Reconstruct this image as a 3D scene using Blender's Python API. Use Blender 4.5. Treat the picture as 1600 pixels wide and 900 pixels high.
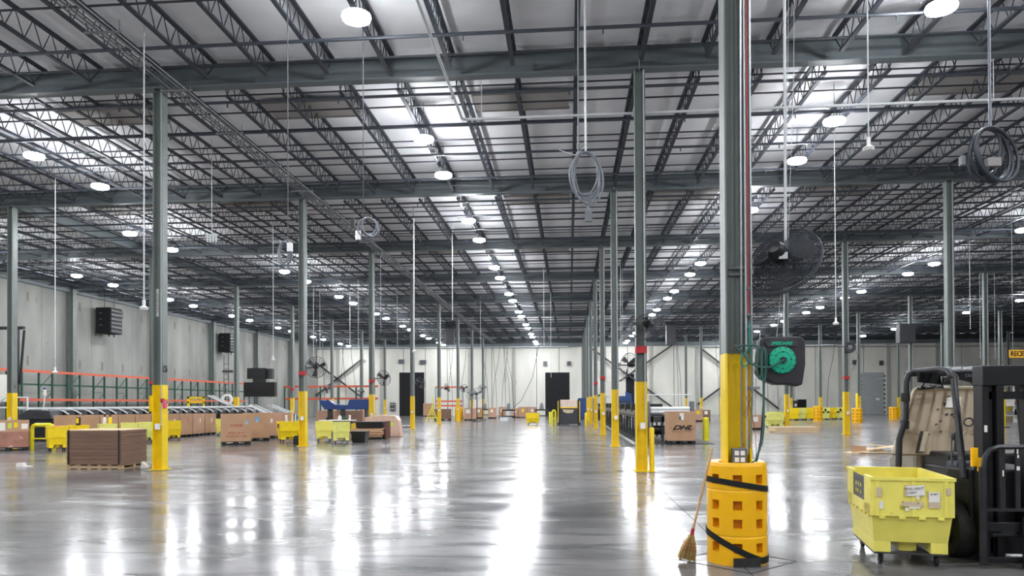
import bpy, math, random
from mathutils import Vector, Matrix, Euler
random.seed(7)
for o in list(bpy.data.objects): bpy.data.objects.remove(o)
S = bpy.context.scene
COL = S.collection
PI = math.pi
# ------------------------------------------------------------------ camera, world, exposure
CAM_H = 1.7
FPX, CX, CY, YAW, PITCH, ROLL = 1150.0, 793.5, 619.4, .0829, .0093, -.0043
cd = bpy.data.cameras.new('camera'); cam = bpy.data.objects.new('camera', cd); COL.objects.link(cam)
cd.sensor_width = 36; cd.lens = FPX / 1600 * 36
cd.shift_x = (800 - CX) / 1600; cd.shift_y = (CY - 450) / 1600
cd.clip_end = 400; cd.clip_start = .05
cam.location = (0, 0, CAM_H)
cam.matrix_world = (Matrix.Translation((0, 0, CAM_H)) @ Matrix.Rotation(YAW, 4, 'Z') @
                    Matrix.Rotation(PI / 2 + PITCH, 4, 'X') @ Matrix.Rotation(ROLL, 4, 'Z'))
S.camera = cam
w = bpy.data.worlds.new('world'); S.world = w; w.use_nodes = True
w.node_tree.nodes['Background'].inputs[0].default_value = (.75, .85, 1, 1)
w.node_tree.nodes['Background'].inputs[1].default_value = .3
S.view_settings.view_transform = 'Standard'
S.view_settings.look = 'None'
S.view_settings.exposure = 1.48
S.view_settings.gamma = 1
LAMP_EMIT = 110.0
# building grid measured from the photograph (metres)
X0, SX, Y0, SY, H = 1.79, 12.506, 8.098, 10.438, 9.978
def proj(X, Y, Z):
    x, y, z = X, Y, Z - CAM_H
    c, s = math.cos(YAW), math.sin(YAW); xr = c*x + s*y; yr = -s*x + c*y
    c, s = math.cos(PITCH), math.sin(PITCH); d = c*yr + s*z; u = -s*yr + c*z
    if d < .1: return None
    a = xr/d*FPX; b = -u/d*FPX
    c, s = math.cos(ROLL), math.sin(ROLL)
    return CX + c*a - s*b, CY + s*a + c*b
def ray(px, py):
    c, s = math.cos(-ROLL), math.sin(-ROLL); a = px-CX; b = py-CY
    a, b = c*a - s*b, s*a + c*b
    xr = a/FPX; u = -b/FPX
    c, s = math.cos(PITCH), math.sin(PITCH); yr = c - s*u; z = s + c*u
    c, s = math.cos(YAW), math.sin(YAW)
    return Vector((c*xr - s*yr, s*xr + c*yr, z))
def onz(px, py, z=0):
    r = ray(px, py); return Vector((0, 0, CAM_H)) + r*((z-CAM_H)/r.z)
def ony(px, py, Y):
    r = ray(px, py); return Vector((0, 0, CAM_H)) + r*(Y/r.y)
def onx(px, py, X):
    r = ray(px, py); return Vector((0, 0, CAM_H)) + r*(X/r.x)
# ------------------------------------------------------------------ materials
def lin(c): return tuple(((v/255)/12.92 if v/255 <= .04045 else ((v/255+.055)/1.055)**2.4) for v in c)
MATS = {}
def mat(name, rgb, rough=.5, metal=0, var=.12, scale=6, bump=0, bscale=40, emit=0, coat=0, stain=None, alpha=1, stretch=(1, 1, 1)):
    if name in MATS: return MATS[name]
    m = bpy.data.materials.new(name); m.use_nodes = True; nt = m.node_tree; N = nt.nodes; L = nt.links
    p = N['Principled BSDF']; c = lin(rgb)
    p.inputs['Roughness'].default_value = rough; p.inputs['Metallic'].default_value = metal
    if coat: p.inputs['Coat Weight'].default_value = coat
    if alpha < 1: p.inputs['Alpha'].default_value = alpha
    tc = N.new('ShaderNodeTexCoord'); mp = N.new('ShaderNodeMapping'); L.new(tc.outputs['Object'], mp.inputs[0])
    mp.inputs['Scale'].default_value = stretch
    nz = N.new('ShaderNodeTexNoise'); nz.inputs['Scale'].default_value = scale; nz.inputs['Detail'].default_value = 4
    L.new(mp.outputs[0], nz.inputs[0])
    cr = N.new('ShaderNodeValToRGB'); L.new(nz.outputs[0], cr.inputs[0])
    cr.color_ramp.elements[0].position = .3; cr.color_ramp.elements[1].position = .7
    cr.color_ramp.elements[0].color = (*[max(0, v*(1-var)) for v in c], 1)
    cr.color_ramp.elements[1].color = (*[min(1, v*(1+var)) for v in c], 1)
    src = cr.outputs[0]
    if stain:
        n2 = N.new('ShaderNodeTexNoise'); n2.inputs['Scale'].default_value = stain[1]; n2.inputs['Detail'].default_value = 6
        L.new(mp.outputs[0], n2.inputs[0])
        r2 = N.new('ShaderNodeValToRGB'); L.new(n2.outputs[0], r2.inputs[0])
        r2.color_ramp.elements[0].position = stain[2]; r2.color_ramp.elements[1].position = stain[2]+.06
        mx = N.new('ShaderNodeMix'); mx.data_type = 'RGBA'; L.new(r2.outputs[0], mx.inputs[0])
        L.new(src, mx.inputs[6]); mx.inputs[7].default_value = (*lin(stain[0]), 1); src = mx.outputs[2]
    L.new(src, p.inputs['Base Color'])
    if bump:
        nb = N.new('ShaderNodeTexNoise'); nb.inputs['Scale'].default_value = bscale; L.new(mp.outputs[0], nb.inputs[0])
        bp = N.new('ShaderNodeBump'); bp.inputs['Strength'].default_value = bump; bp.inputs['Distance'].default_value = .02
        L.new(nb.outputs[0], bp.inputs['Height']); L.new(bp.outputs[0], p.inputs['Normal'])
    if emit:
        p.inputs['Emission Color'].default_value = (.93, .96, 1, 1); p.inputs['Emission Strength'].default_value = emit
    MATS[name] = m; return m
M = dict(
 steel=mat('steel_grey_paint', (112, 120, 116), .45, .1, .1, 3),
 joist=mat('joist_paint', (56, 61, 70), .6, .1, .08, 5),
 girder=mat('girder_paint', (104, 112, 116), .5, .1, .1, 1.2),
 deck=mat('roof_insulation', (240, 240, 242), .75, 0, .06, .8),
 vent=mat('smoke_vent', (150, 146, 142), .7, 0, .06, 2),
 yellow=mat('safety_yellow', (242, 206, 10), .38, 0, .07, 4, stain=((196, 158, 20), 7, .7)),
 poly=mat('poly_yellow', (250, 186, 4), .36, 0, .05, 3, stain=((205, 150, 20), 9, .73)),
 polyd=mat('poly_recess', (232, 160, 8), .5, 0, .08, 4),
 bin=mat('bin_lime', (240, 228, 108), .42, 0, .07, 5, stain=((160, 160, 60), 6, .66)),
 limep=mat('bin_pale_lime', (230, 228, 124), .42, 0, .07, 5),
 biny=mat('bin_yellow', (246, 212, 14), .4, 0, .06, 5),
 red=mat('red_tape', (176, 40, 46), .5, 0, .1, 8),
 orange=mat('rack_orange', (206, 92, 62), .45, 0, .1, 6),
 green=mat('rack_green', (36, 78, 60), .45, 0, .1, 6),
 black=mat('black_plastic', (26, 27, 30), .42, 0, .2, 12),
 rubber=mat('rubber', (38, 38, 38), .7, 0, .25, 12),
 matte=mat('black_curtain', (20, 20, 24), .85, 0, .2, 3),
 cloth=mat('black_strap', (16, 16, 17), .8, 0, .1, 40),
 dark=mat('machine_grey', (62, 62, 66), .5, .2, .2, 7),
 fork=mat('forklift_black', (46, 46, 50), .38, .25, .25, 7, stain=((92, 88, 82), 14, .72)),
 mast=mat('mast_black', (30, 30, 34), .4, .3, .15, 6),
 chrome=mat('galvanised', (170, 174, 178), .3, .85, .1, 10),
 rim=mat('grey_metal', (120, 124, 128), .4, .5, .1, 10),
 white=mat('white_paint', (232, 232, 230), .5, 0, .04, 5),
 cord=mat('grey_cord', (122, 126, 134), .5, 0, .1, 12),
 rope=mat('white_cord', (212, 214, 216), .6, 0, .06, 20),
 tan=mat('hood_tan', (176, 157, 131), .5, 0, .06, 3, stain=((130, 108, 88), 9, .74)),
 tan2=mat('hood_edge', (206, 192, 166), .5, 0, .06, 5),
 box=mat('cardboard', (186, 148, 116), .8, 0, .07, 2.5, bump=.05, bscale=30),
 boxp=mat('cardboard_pinkish', (192, 152, 128), .8, 0, .07, 2.5),
 boxd=mat('cardboard_dark', (128, 100, 84), .8, 0, .12, 3, stretch=(1, 1, 12)),
 boxl=mat('cardboard_light', (226, 200, 164), .8, 0, .07, 3),
 wrap=mat('stretch_wrap', (168, 120, 104), .25, 0, .2, 4, stain=((214, 196, 188), 5, .62)),
 wood=mat('raw_wood', (176, 150, 118), .75, 0, .15, 4, stretch=(1, 8, 8)),
 handle=mat('broom_wood', (212, 172, 122), .6, 0, .1, 6),
 straw=mat('straw', (190, 162, 104), .85, 0, .2, 30),
 blue=mat('blue_chute', (28, 62, 122), .4, 0, .1, 4),
 lblue=mat('label_blue', (110, 168, 214), .6, 0, .04, 4),
 teal=mat('reel_green', (26, 176, 140), .4, 0, .08, 8),
 hose=mat('hose_green', (52, 92, 84), .5, 0, .1, 8),
 hoset=mat('hose_teal', (30, 140, 116), .45, 0, .1, 8),
 reel=mat('reel_black', (42, 40, 46), .5, 0, .15, 5),
 pink=mat('pink_cloth', (226, 96, 140), .7, 0, .1, 8),
 ink=mat('black_ink', (30, 28, 28), .7, 0, .05, 4),
 inkr=mat('red_ink', (176, 96, 84), .8, 0, .1, 9),
 paper=mat('paper', (236, 232, 224), .7, 0, .05, 8),
 paperd=mat('worn_paper', (206, 188, 158), .75, 0, .12, 22, stain=((120, 92, 60), 30, .62)),
 lime=mat('lime_label', (196, 220, 90), .7, 0, .05, 8),
 doorg=mat('door_grey', (178, 182, 184), .5, .2, .06, 2),
 screen=mat('screen_black', (16, 17, 20), .25, 0, .05, 3),
 alu=mat('aluminium', (186, 190, 192), .35, .6, .08, 6),
 belt=mat('conveyor_white', (226, 228, 228), .5, 0, .05, 4),
 pipe=mat('pale_pipe', (196, 198, 200), .45, .2, .05, 4),
 hpipe=mat('dark_pipe', (52, 57, 66), .5, .1, .08, 4),
 rust=mat('orange_hose', (120, 78, 50), .6, 0, .1, 6),
 lens=mat('lamp_lens', (250, 250, 255), .4, 0, 0, 4, emit=LAMP_EMIT),
)
M['yellow2'] = mat('barrier_yellow', (232, 222, 40), .4, 0, .06, 5)
def floor_mat(name='polished_concrete'):
    m = bpy.data.materials.new(name); m.use_nodes = True; nt = m.node_tree; N = nt.nodes; L = nt.links
    p = N['Principled BSDF']; g = N.new('ShaderNodeNewGeometry')
    def noise(sc, stretch, det=5, dist=0):
        mp = N.new('ShaderNodeMapping'); mp.inputs['Scale'].default_value = stretch; L.new(g.outputs['Position'], mp.inputs[0])
        n = N.new('ShaderNodeTexNoise'); n.inputs['Scale'].default_value = sc; n.inputs['Detail'].default_value = det
        n.inputs['Distortion'].default_value = dist; L.new(mp.outputs[0], n.inputs[0]); return n.outputs[0]
    def ramp(src, a, b, ca, cb):
        r = N.new('ShaderNodeValToRGB'); L.new(src, r.inputs[0]); e = r.color_ramp.elements
        e[0].position = a; e[1].position = b; e[0].color = (*ca, 1); e[1].color = (*cb, 1); return r.outputs[0]
    def mix(f, a, b):
        x = N.new('ShaderNodeMix'); x.data_type = 'RGBA'; L.new(f, x.inputs[0])
        for s, v in ((6, a), (7, b)):
            if isinstance(v, tuple): x.inputs[s].default_value = (*v, 1)
            else: L.new(v, x.inputs[s])
        return x.outputs[2]
    base = ramp(noise(.35, (1, 1.4, 1), 8, .6), .34, .66, lin((90, 89, 90)), lin((138, 136, 136)))
    dk = ramp(noise(1.1, (.5, 1.6, 1), 9, 1.2), .52, .68, (0, 0, 0), (.75, .75, .75))
    c = mix(dk, base, lin((74, 74, 77)))
    sc = ramp(noise(2.2, (.45, 3.2, 1), 9, .5), .68, .73, (0, 0, 0), (.32, .32, .32))
    c = mix(sc, c, lin((206, 206, 206)))
    spk = ramp(noise(9, (1, 1, 1), 3, 0), .755, .77, (0, 0, 0), (1, 1, 1))
    c = mix(spk, c, lin((50, 46, 44)))
    L.new(c, p.inputs['Base Color'])
    rr = ramp(noise(.9, (.6, 1.6, 1), 6, .8), .35, .7, (.13, .13, .13), (.27, .27, .27))
    L.new(rr, p.inputs['Roughness'])
    p.inputs['Specular IOR Level'].default_value = .24
    b1 = N.new('ShaderNodeBump'); b1.inputs['Strength'].default_value = .13; b1.inputs['Distance'].default_value = .008
    L.new(noise(5, (.6, 1.8, 1), 3, .2), b1.inputs['Height']); L.new(b1.outputs[0], p.inputs['Normal'])
    return m
M['floor'] = floor_mat()
def wall_mat(name, c0, c1, stainc, ms):
    m = bpy.data.materials.new(name); m.use_nodes = True; nt = m.node_tree; N = nt.nodes; L = nt.links
    p = N['Principled BSDF']; g = N.new('ShaderNodeNewGeometry'); p.inputs['Roughness'].default_value = .8
    def noise(sc, stretch, det=6):
        mp = N.new('ShaderNodeMapping'); mp.inputs['Scale'].default_value = stretch; L.new(g.outputs['Position'], mp.inputs[0])
        n = N.new('ShaderNodeTexNoise'); n.inputs['Scale'].default_value = sc; n.inputs['Detail'].default_value = det
        L.new(mp.outputs[0], n.inputs[0]); return n.outputs[0]
    r = N.new('ShaderNodeValToRGB'); L.new(noise(.5, (1, 1, .35)), r.inputs[0])
    r.color_ramp.elements[0].position = .32; r.color_ramp.elements[1].position = .68
    r.color_ramp.elements[0].color = (*lin(c0), 1); r.color_ramp.elements[1].color = (*lin(c1), 1)
    s = N.new('ShaderNodeValToRGB'); L.new(noise(ms, (1, 1, .3)), s.inputs[0])
    s.color_ramp.elements[0].position = .66; s.color_ramp.elements[1].position = .74
    s.color_ramp.elements[1].color = (.6, .6, .6, 1)
    x = N.new('ShaderNodeMix'); x.data_type = 'RGBA'; L.new(s.outputs[0], x.inputs[0]); L.new(r.outputs[0], x.inputs[6])
    x.inputs[7].default_value = (*lin(stainc), 1); L.new(x.outputs[2], p.inputs['Base Color']); return m
M['wall_l'] = wall_mat('precast_concrete', (128, 129, 126), (160, 160, 154), (104, 100, 92), 1.6)
M['wall_b'] = wall_mat('white_tilt_wall', (206, 206, 197), (226, 224, 214), (160, 156, 146), .9)
# ------------------------------------------------------------------ mesh builder
class MB:
    def __init__(s): s.v = []; s.f = []
    def add(s, vs, fs):
        n = len(s.v); s.v += [tuple(v) for v in vs]; s.f += [tuple(i+n for i in f) for f in fs]; return s
    def box(s, a, b, R=None):
        x0, y0, z0 = a; x1, y1, z1 = b
        vs = [(x0, y0, z0), (x1, y0, z0), (x1, y1, z0), (x0, y1, z0), (x0, y0, z1), (x1, y0, z1), (x1, y1, z1), (x0, y1, z1)]
        if R is not None: vs = [R @ Vector(v) for v in vs]
        return s.add(vs, [(0, 3, 2, 1), (4, 5, 6, 7), (0, 1, 5, 4), (1, 2, 6, 5), (2, 3, 7, 6), (3, 0, 4, 7)])
    def cbox(s, c, d, R=None):
        return s.box([c[i]-d[i]/2 for i in range(3)], [c[i]+d[i]/2 for i in range(3)], R)
    def frus(s, c0, d0, c1, d1):
        (x, y, z), (a, b) = c0, d0; (X, Y, Z), (A, B) = c1, d1
        vs = [(x-a/2, y-b/2, z), (x+a/2, y-b/2, z), (x+a/2, y+b/2, z), (x-a/2, y+b/2, z),
              (X-A/2, Y-B/2, Z), (X+A/2, Y-B/2, Z), (X+A/2, Y+B/2, Z), (X-A/2, Y+B/2, Z)]
        return s.add(vs, [(0, 3, 2, 1), (4, 5, 6, 7), (0, 1, 5, 4), (1, 2, 6, 5), (2, 3, 7, 6), (3, 0, 4, 7)])
    def tube(s, pts, r, n=6, closed=False, caps=True):
        pts = [Vector(p) for p in pts]; k = len(pts); base = len(s.v); rs = r if isinstance(r, (list, tuple)) else [r]*k
        u = None
        for i, p in enumerate(pts):
            if closed: t = pts[(i+1) % k] - pts[i-1]
            else: t = pts[min(i+1, k-1)] - pts[max(i-1, 0)]
            t = t.normalized() if t.length > 1e-9 else Vector((0, 0, 1))
            if u is None:
                u = Vector((0, 0, 1)).cross(t)
                if u.length < 1e-3: u = Vector((1, 0, 0)).cross(t)
            u = (u - t*u.dot(t)); u = u.normalized() if u.length > 1e-6 else t.orthogonal().normalized()
            v = t.cross(u)
            for j in range(n):
                a = 2*PI*j/n + (PI/4 if n == 4 else 0); s.v.append(tuple(p + (u*math.cos(a)+v*math.sin(a))*rs[i]))
        for i in range(k if closed else k-1):
            for j in range(n):
                a = base+i*n+j; b = base+i*n+(j+1) % n; c = base+((i+1) % k)*n+(j+1) % n; d = base+((i+1) % k)*n+j
                s.f.append((a, b, c, d))
        if caps and not closed:
            s.f.append(tuple(base+j for j in range(n))[::-1]); s.f.append(tuple(base+(k-1)*n+j for j in range(n)))
        return s
    def cyl(s, a, b, r0, r1=None, n=12): return s.tube([a, b], [r0, r0 if r1 is None else r1], n)
    def bar(s, a, b, w): return s.tube([a, b], w*.7071, 4)
    def prism(s, poly, lo, hi, axis='y'):
        n = len(poly)
        mk = {'y': lambda p, t: (p[0], t, p[1]), 'z': lambda p, t: (p[0], p[1], t), 'x': lambda p, t: (t, p[0], p[1])}[axis]
        vs = [mk(p, lo) for p in poly] + [mk(p, hi) for p in poly]
        return s.add(vs, [tuple(range(n))[::-1], tuple(range(n, 2*n))] + [(i, (i+1) % n, n+(i+1) % n, n+i) for i in range(n)])
    def lathe(s, prof, n=24, c=(0, 0, 0)):
        base = len(s.v)
        for r, z in prof:
            for j in range(n):
                a = 2*PI*j/n; s.v.append((c[0]+r*math.cos(a), c[1]+r*math.sin(a), c[2]+z))
        for i in range(len(prof)-1):
            for j in range(n):
                s.f.append((base+i*n+j, base+i*n+(j+1) % n, base+(i+1)*n+(j+1) % n, base+(i+1)*n+j))
        return s
    def xf(s, Mx): s.v = [tuple(Mx @ Vector(v)) for v in s.v]; return s
    def mesh(s, name, m, smooth=False):
        me = bpy.data.meshes.new(name); me.from_pydata(s.v, [], s.f); me.validate(); me.update()
        me.materials.append(m)
        if smooth:
            me.polygons.foreach_set('use_smooth', [True]*len(me.polygons))
            try: me.set_sharp_from_angle(angle=math.radians(40))
            except Exception: pass
        return me
    def build(s, name, m, parent=None, smooth=False, bevel=0):
        o = bpy.data.objects.new(name, s.mesh(name, m, smooth)); COL.objects.link(o)
        if parent is not None: o.parent = parent
        if bevel:
            b = o.modifiers.new('bevel', 'BEVEL'); b.width = bevel; b.segments = 2; b.limit_method = 'ANGLE'
        return o
def place(o, loc, rz=0): o.location = loc; o.rotation_euler = (0, 0, rz); return o
def tag(o, label, cat, group=None):
    o['label'] = label; o['category'] = cat
    if group: o['group'] = group
    return o
def thing(name, label, cat, loc=(0, 0, 0), rz=0, group=None):
    o = bpy.data.objects.new(name, None); COL.objects.link(o); o.empty_display_size = .1
    place(o, loc, rz); return tag(o, label, cat, group)
def link(name, me, parent=None, loc=None, rz=0):
    o = bpy.data.objects.new(name, me); COL.objects.link(o)
    if parent is not None: o.parent = parent
    if loc is not None: place(o, loc, rz)
    return o
def struct(o): o['kind'] = 'structure'; return o
def copy_tree(o, parent=None):
    c = o.copy(); COL.objects.link(c)
    if parent is not None: c.parent = parent
    for ch in list(o.children): copy_tree(ch, c)
    return c
def text(s, size, m, parent=None, name='lettering', loc=(0, 0, 0), rot=(PI/2, 0, 0), ext=.002, shear=0, sx=1, bold=0):
    cu = bpy.data.curves.new('t', 'FONT'); cu.body = s; cu.size = size; cu.extrude = ext; cu.align_x = 'CENTER'; cu.align_y = 'CENTER'
    cu.shear = shear; cu.offset = bold; cu.resolution_u = 3
    t = bpy.data.objects.new('t', cu); COL.objects.link(t)
    me = bpy.data.meshes.new_from_object(t.evaluated_get(bpy.context.evaluated_depsgraph_get()))
    bpy.data.objects.remove(t)
    me.materials.clear(); me.materials.append(m)
    o = link(name, me, parent); o.location = loc; o.rotation_euler = rot; o.scale = (sx, 1, 1)
    return o
ORD = ['first', 'second', 'third', 'fourth', 'fifth', 'sixth', 'seventh', 'eighth', 'ninth', 'tenth', 'eleventh', 'twelfth', 'thirteenth', 'fourteenth', 'fifteenth', 'sixteenth', 'seventeenth', 'eighteenth', 'nineteenth', 'twentieth']
# ------------------------------------------------------------------ setting: floor, walls, roof
XL, XR, YF, YB = X0-3*SX, X0+5*SX, Y0-2*SY, Y0+9*SY
fl = struct(MB().box((XL-.3, YF-.3, -.3), (XR+.3, YB+.3, -.03)).build('floor', M['rubber']))
for i in range(-3, 5):
    for j in range(-2, 9):
        g = .006
        MB().box((X0+i*SX+g, Y0+j*SY+g, -.04), (X0+(i+1)*SX-g, Y0+(j+1)*SY-g, 0)).build('floor_slab', M['floor'], fl)
jt = MB()
for i in range(-2, 5):
    for j in range(0, 9):
        x, y = X0+i*SX, Y0+j*SY; r = .62
        for a in range(4):
            p = Vector((x+r*math.cos(a*PI/2), y+r*math.sin(a*PI/2), .001)); q = Vector((x+r*math.cos((a+1)*PI/2), y+r*math.sin((a+1)*PI/2), .001))
            jt.bar(p, q, .007)
k = jt.build('isolation_joint', M['rubber'], fl); k['kind'] = 'stuff'
def panel_wall(name, axis, at, lo, hi, step, m, pn, holes=(), top=10.66, inward=1, gap=.02):
    t = .22
    def b(mb, a0, a1, z0, z1, d0, d1):
        if axis == 'x': mb.box((min(at+d0*inward, at+d1*inward), a0, z0), (max(at+d0*inward, at+d1*inward), a1, z1))
        else: mb.box((a0, min(at+d0*inward, at+d1*inward), z0), (a1, max(at+d0*inward, at+d1*inward), z1))
        return mb
    wv = struct(b(MB(), lo-.2, hi+.2, -.1, top, -.3, -.06).build(name, M['rubber']))
    n = max(1, round((hi-lo)/step)); st = (hi-lo)/n
    for k in range(n):
        a0, a1 = lo+k*st+gap/2, lo+(k+1)*st-gap/2
        hs = [h for h in holes if h[0] < a1 and h[1] > a0]
        if not hs: b(MB(), a0, a1, 0, top, -.06, 0).build(pn, m, wv); continue
        mb = MB(); h = hs[0]
        if h[0] > a0: b(mb, a0, h[0], 0, top, -.06, 0)
        if h[1] < a1: b(mb, h[1], a1, 0, top, -.06, 0)
        b(mb, max(a0, h[0]), min(a1, h[1]), h[2], top, -.06, 0); mb.build(pn, m, wv)
    return wv
def door_span(x0, x1, y1): a = ony(x0, 600, YB); b = ony(x1, 600, YB); return (a.x, b.x, ony((x0+x1)/2, y1, YB).z)
doors = [door_span(624, 663, 582), door_span(852, 890, 582), door_span(978, 991, 584), door_span(1345, 1381, 582)]
wall_left = panel_wall('wall_left', 'x', XL, YF, YB, 2.61, M['wall_l'], 'concrete_panel')
wall_back = panel_wall('wall_back', 'y', YB, XL, XR, 3.13, M['wall_b'], 'wall_panel', doors, inward=-1, gap=.07)
wall_right = panel_wall('wall_right', 'x', XR, YF, YB, 5.2, M['wall_l'], 'concrete_panel', inward=-1)
wall_front = panel_wall('wall_front', 'y', YF, XL, XR, 6.2, M['wall_l'], 'concrete_panel')
for n, (a, b, zt) in enumerate(doors):
    d = MB(); mm = M['matte'] if n < 3 else M['doorg']
    d.box((a, YB-.02, 0), (b, YB+.05, zt)); d = struct(d.build('door_%d' % (n+1), mm))
    if n < 3:
        for k in range(int((b-a)/.42)): MB().box((a+.01+k*.42, YB-.05-.015*(k % 2), .03), (a+.01+k*.42+.40, YB-.03, zt-.02)).build('curtain_strip', M['matte'], d)
    else:
        for k in range(int(zt/.5)): MB().box((a+.04, YB-.06, .02+k*.5), (b-.04, YB-.03, .49+k*.5)).build('door_slat', M['doorg'], d)
        for sx in (a-.12, b-.02):
            for q in range(9): MB().box((sx, YB-.12, .2+q*.6), (sx+.14, YB-.02, .45+q*.6)).build('guide_bracket', M['dark'], d)
        MB().box(((a+b)/2+.4, YB-.08, 1.9), ((a+b)/2+.9, YB-.061, 2.2)).build('sign_plate', M['paper'], d)
for x0, y0, x1, y1 in ((482, 558, 567, 622), (567, 560, 466, 640), (930, 622, 1055, 536), (925, 545, 1050, 636), (1096, 545, 1217, 639), (1210, 545, 1090, 632)):
    MB().bar(ony(x0, y0, YB-.5), ony(x1, y1, YB-.5), .22).build('wall_brace', M['dark'], wall_back)
for i in range(-6, 10):
    x = X0+i*SX/2+SX/4
    if XL < x < XR and not any(d[0]-.3 < x < d[1]+.3 for d in doors): MB().box((x-.2, YB-.16, 0), (x+.2, YB, 10.2)).build('wall_pilaster', mat('pilaster', (168, 168, 160), .6), wall_back)
MB().box((XL, YB-.35, 9.45), (XR, YB-.003, 10.6)).build('eave_panel', M['girder'], wall_back)
MB().tube([ony(448, 577, YB-.8), ony(448, 547, YB-.8), ony(455, 544, YB-.8), ony(888, 542, YB-.8)], .09, 8).build('water_pipe', M['pipe'], wall_back)
MB().tube([ony(1075, 541, YB-.8), ony(1590, 540, YB-.8)], .09, 8).build('water_pipe', M['pipe'], wall_back)
for j in range(0, 9): # dark stain blocks cast in the left wall panels
    for k in range(4):
        y = Y0+j*SY+1.3+k*2.61
        for z in (4.35, 8.6):
            MB().box((XL, y-.09, z), (XL+.012, y+.09, z+.62)).build('lifting_patch', mat('patch', (128, 122, 112), .9), wall_left)
MB().box((XL, YF, 9.75), (XL+.3, YB, 10.6)).build('eave_panel', M['girder'], wall_left)
# roof
bot, topz = 10.0, 10.62
def deck_mesh():
    mb = MB(); nx = 9*8; gx = SX/8
    xs = []
    for g in range(8*8):
        for q in range(5): xs.append((XL+(g+q/5)*gx, math.sin(PI*q/5)**.6 if q else 0))
    xs.append((XR, 0)); ys = []
    for j in range(-2, 9):
        for q in (0, .35, .8, 1.6, 3.5, 5.2, 6.9, 8.8, 9.6, 10.1): ys.append((Y0+j*SY+q, min(1, q/.9, (SY-q)/.9)))
    ys.append((YB, 0))
    for y, ky in ys:
        for x, kx in xs: mb.v.append((x, y, 10.74 - .05*kx))
    W = len(xs)
    for a in range(len(ys)-1):
        for b in range(W-1): mb.f.append((a*W+b, (a+1)*W+b, (a+1)*W+b+1, a*W+b+1))
    return mb
ceiling = struct(deck_mesh().build('ceiling', M['deck'], smooth=True))
MB().box((XL-.3, YF-.3, 10.8), (XR+.3, YB+.3, 11)).build('roof_deck', M['deck'], ceiling)
def ibeam(L, d, fw, tf=.03, tw=.03):
    return MB().box((0, -fw/2, 0), (L, fw/2, tf)).box((0, -fw/2, d-tf), (L, fw/2, d)).box((0, -tw/2, tf), (L, tw/2, d-tf))
gm = ibeam(SX-.02, .56, .3).mesh('girder', M['girder'])
for j in range(-1, 10):
    for i in range(-3, 5):
        if j == 9: continue
        link('girder', gm, ceiling, (X0+i*SX+.01, Y0+j*SY, bot))
gl = ibeam(SY-.4, .5, .3).mesh('girder', M['girder'])
for j in range(2, 9): link('girder', gl, ceiling, (X0-2*SX, Y0+j*SY+.2, bot-.02), PI/2)
def joist_mb():
    mb = MB(); L = SY
    mb.box((-.055, .1, topz-.06), (.055, L-.1, topz)); mb.box((-.05, .55, bot+.0), (.05, L-.55, bot+.055))
    n = 16; p = (L-1.1)/n
    for k in range(n):
        y = .55+k*p; a = (0, y, bot+.03); m_ = (0, y+p/2, topz-.03); b = (0, y+p, bot+.03)
        mb.tube([a, m_, b], .016, 3, caps=False)
    mb.tube([(0, .12, topz-.05), (0, .6, bot+.03)], .018, 3, caps=False); mb.tube([(0, L-.12, topz-.05), (0, L-.6, bot+.03)], .018, 3, caps=False)
    return mb
jm = joist_mb(); jmesh = jm.mesh('joist', M['joist']); cand = []
for j in range(-2, 9):
    for g in range(1, 64):
        x = XL+g*SX/8; y = Y0+j*SY
        if j >= 2 and abs(x-(X0-2*SX)) < .1: continue
        vis = False
        for t in (.1, .3, .5, .7, .95):
            q = proj(x, y+t*SY, bot)
            if q and -30 < q[0] < 1630 and q[1] > -10: vis = True
        cand.append((0 if vis else 1, math.hypot(x, y+SY/2), x, y))
cand.sort(); rest = MB()
for n, (vv, d, x, y) in enumerate(cand):
    if n < 300: link('joist', jmesh, ceiling, (x, y, 0))
    else:
        o_ = len(rest.v); rest.v += [(a+x, b+y, c) for a, b, c in jm.v]; rest.f += [tuple(q+o_ for q in f) for f in jm.f]
k = rest.build('joist', M['joist'], ceiling); k['kind'] = 'stuff'
heads = MB()
for j in range(-1, 9):
    for off in (.78, 3.0, 5.5, 8.1):
        y = Y0+j*SY+off
        MB().cyl((XL+.3, y, 9.94), (XR-.3, y, 9.94), .04, n=6).build('sprinkler_pipe', M['hpipe'], ceiling)
        for k in range(31): heads.cyl((XL+1.6+k*3.1+off*.1, y, 9.92), (XL+1.6+k*3.1+off*.1, y, 9.80), .022, n=4)
    for off in (1.7, 4.4, 6.4, 9.2):
        y = Y0+j*SY+off
        MB().bar((XL+.3, y, bot+.02), (XR-.3, y, bot+.02), .035).bar((XL+.3, y+.1, topz-.05), (XR-.3, y+.1, topz-.05), .035).build('bridging_rod', M['joist'], ceiling)
k = heads.build('sprinkler_head', M['hpipe'], ceiling); k['kind'] = 'stuff'
vm = MB().box((-1.38, -.55, 0), (1.38, .55, .03)).box((-1.4, -.6, -.03), (1.4, -.55, .06)).box((-1.4, .55, -.03), (1.4, .6, .06)).mesh('smoke_vent', M['vent'])
for j in range(-1, 9):
    for i in range(-3, 5):
        for dx in (-3.13, 3.13) if (i+j) % 2 else (-3.13,):
            x = X0+(i+1)*SX+dx
            if x+1.5 < XR: link('smoke_vent', vm, ceiling, (x, Y0+j*SY+2.9, 10.53))
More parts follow.
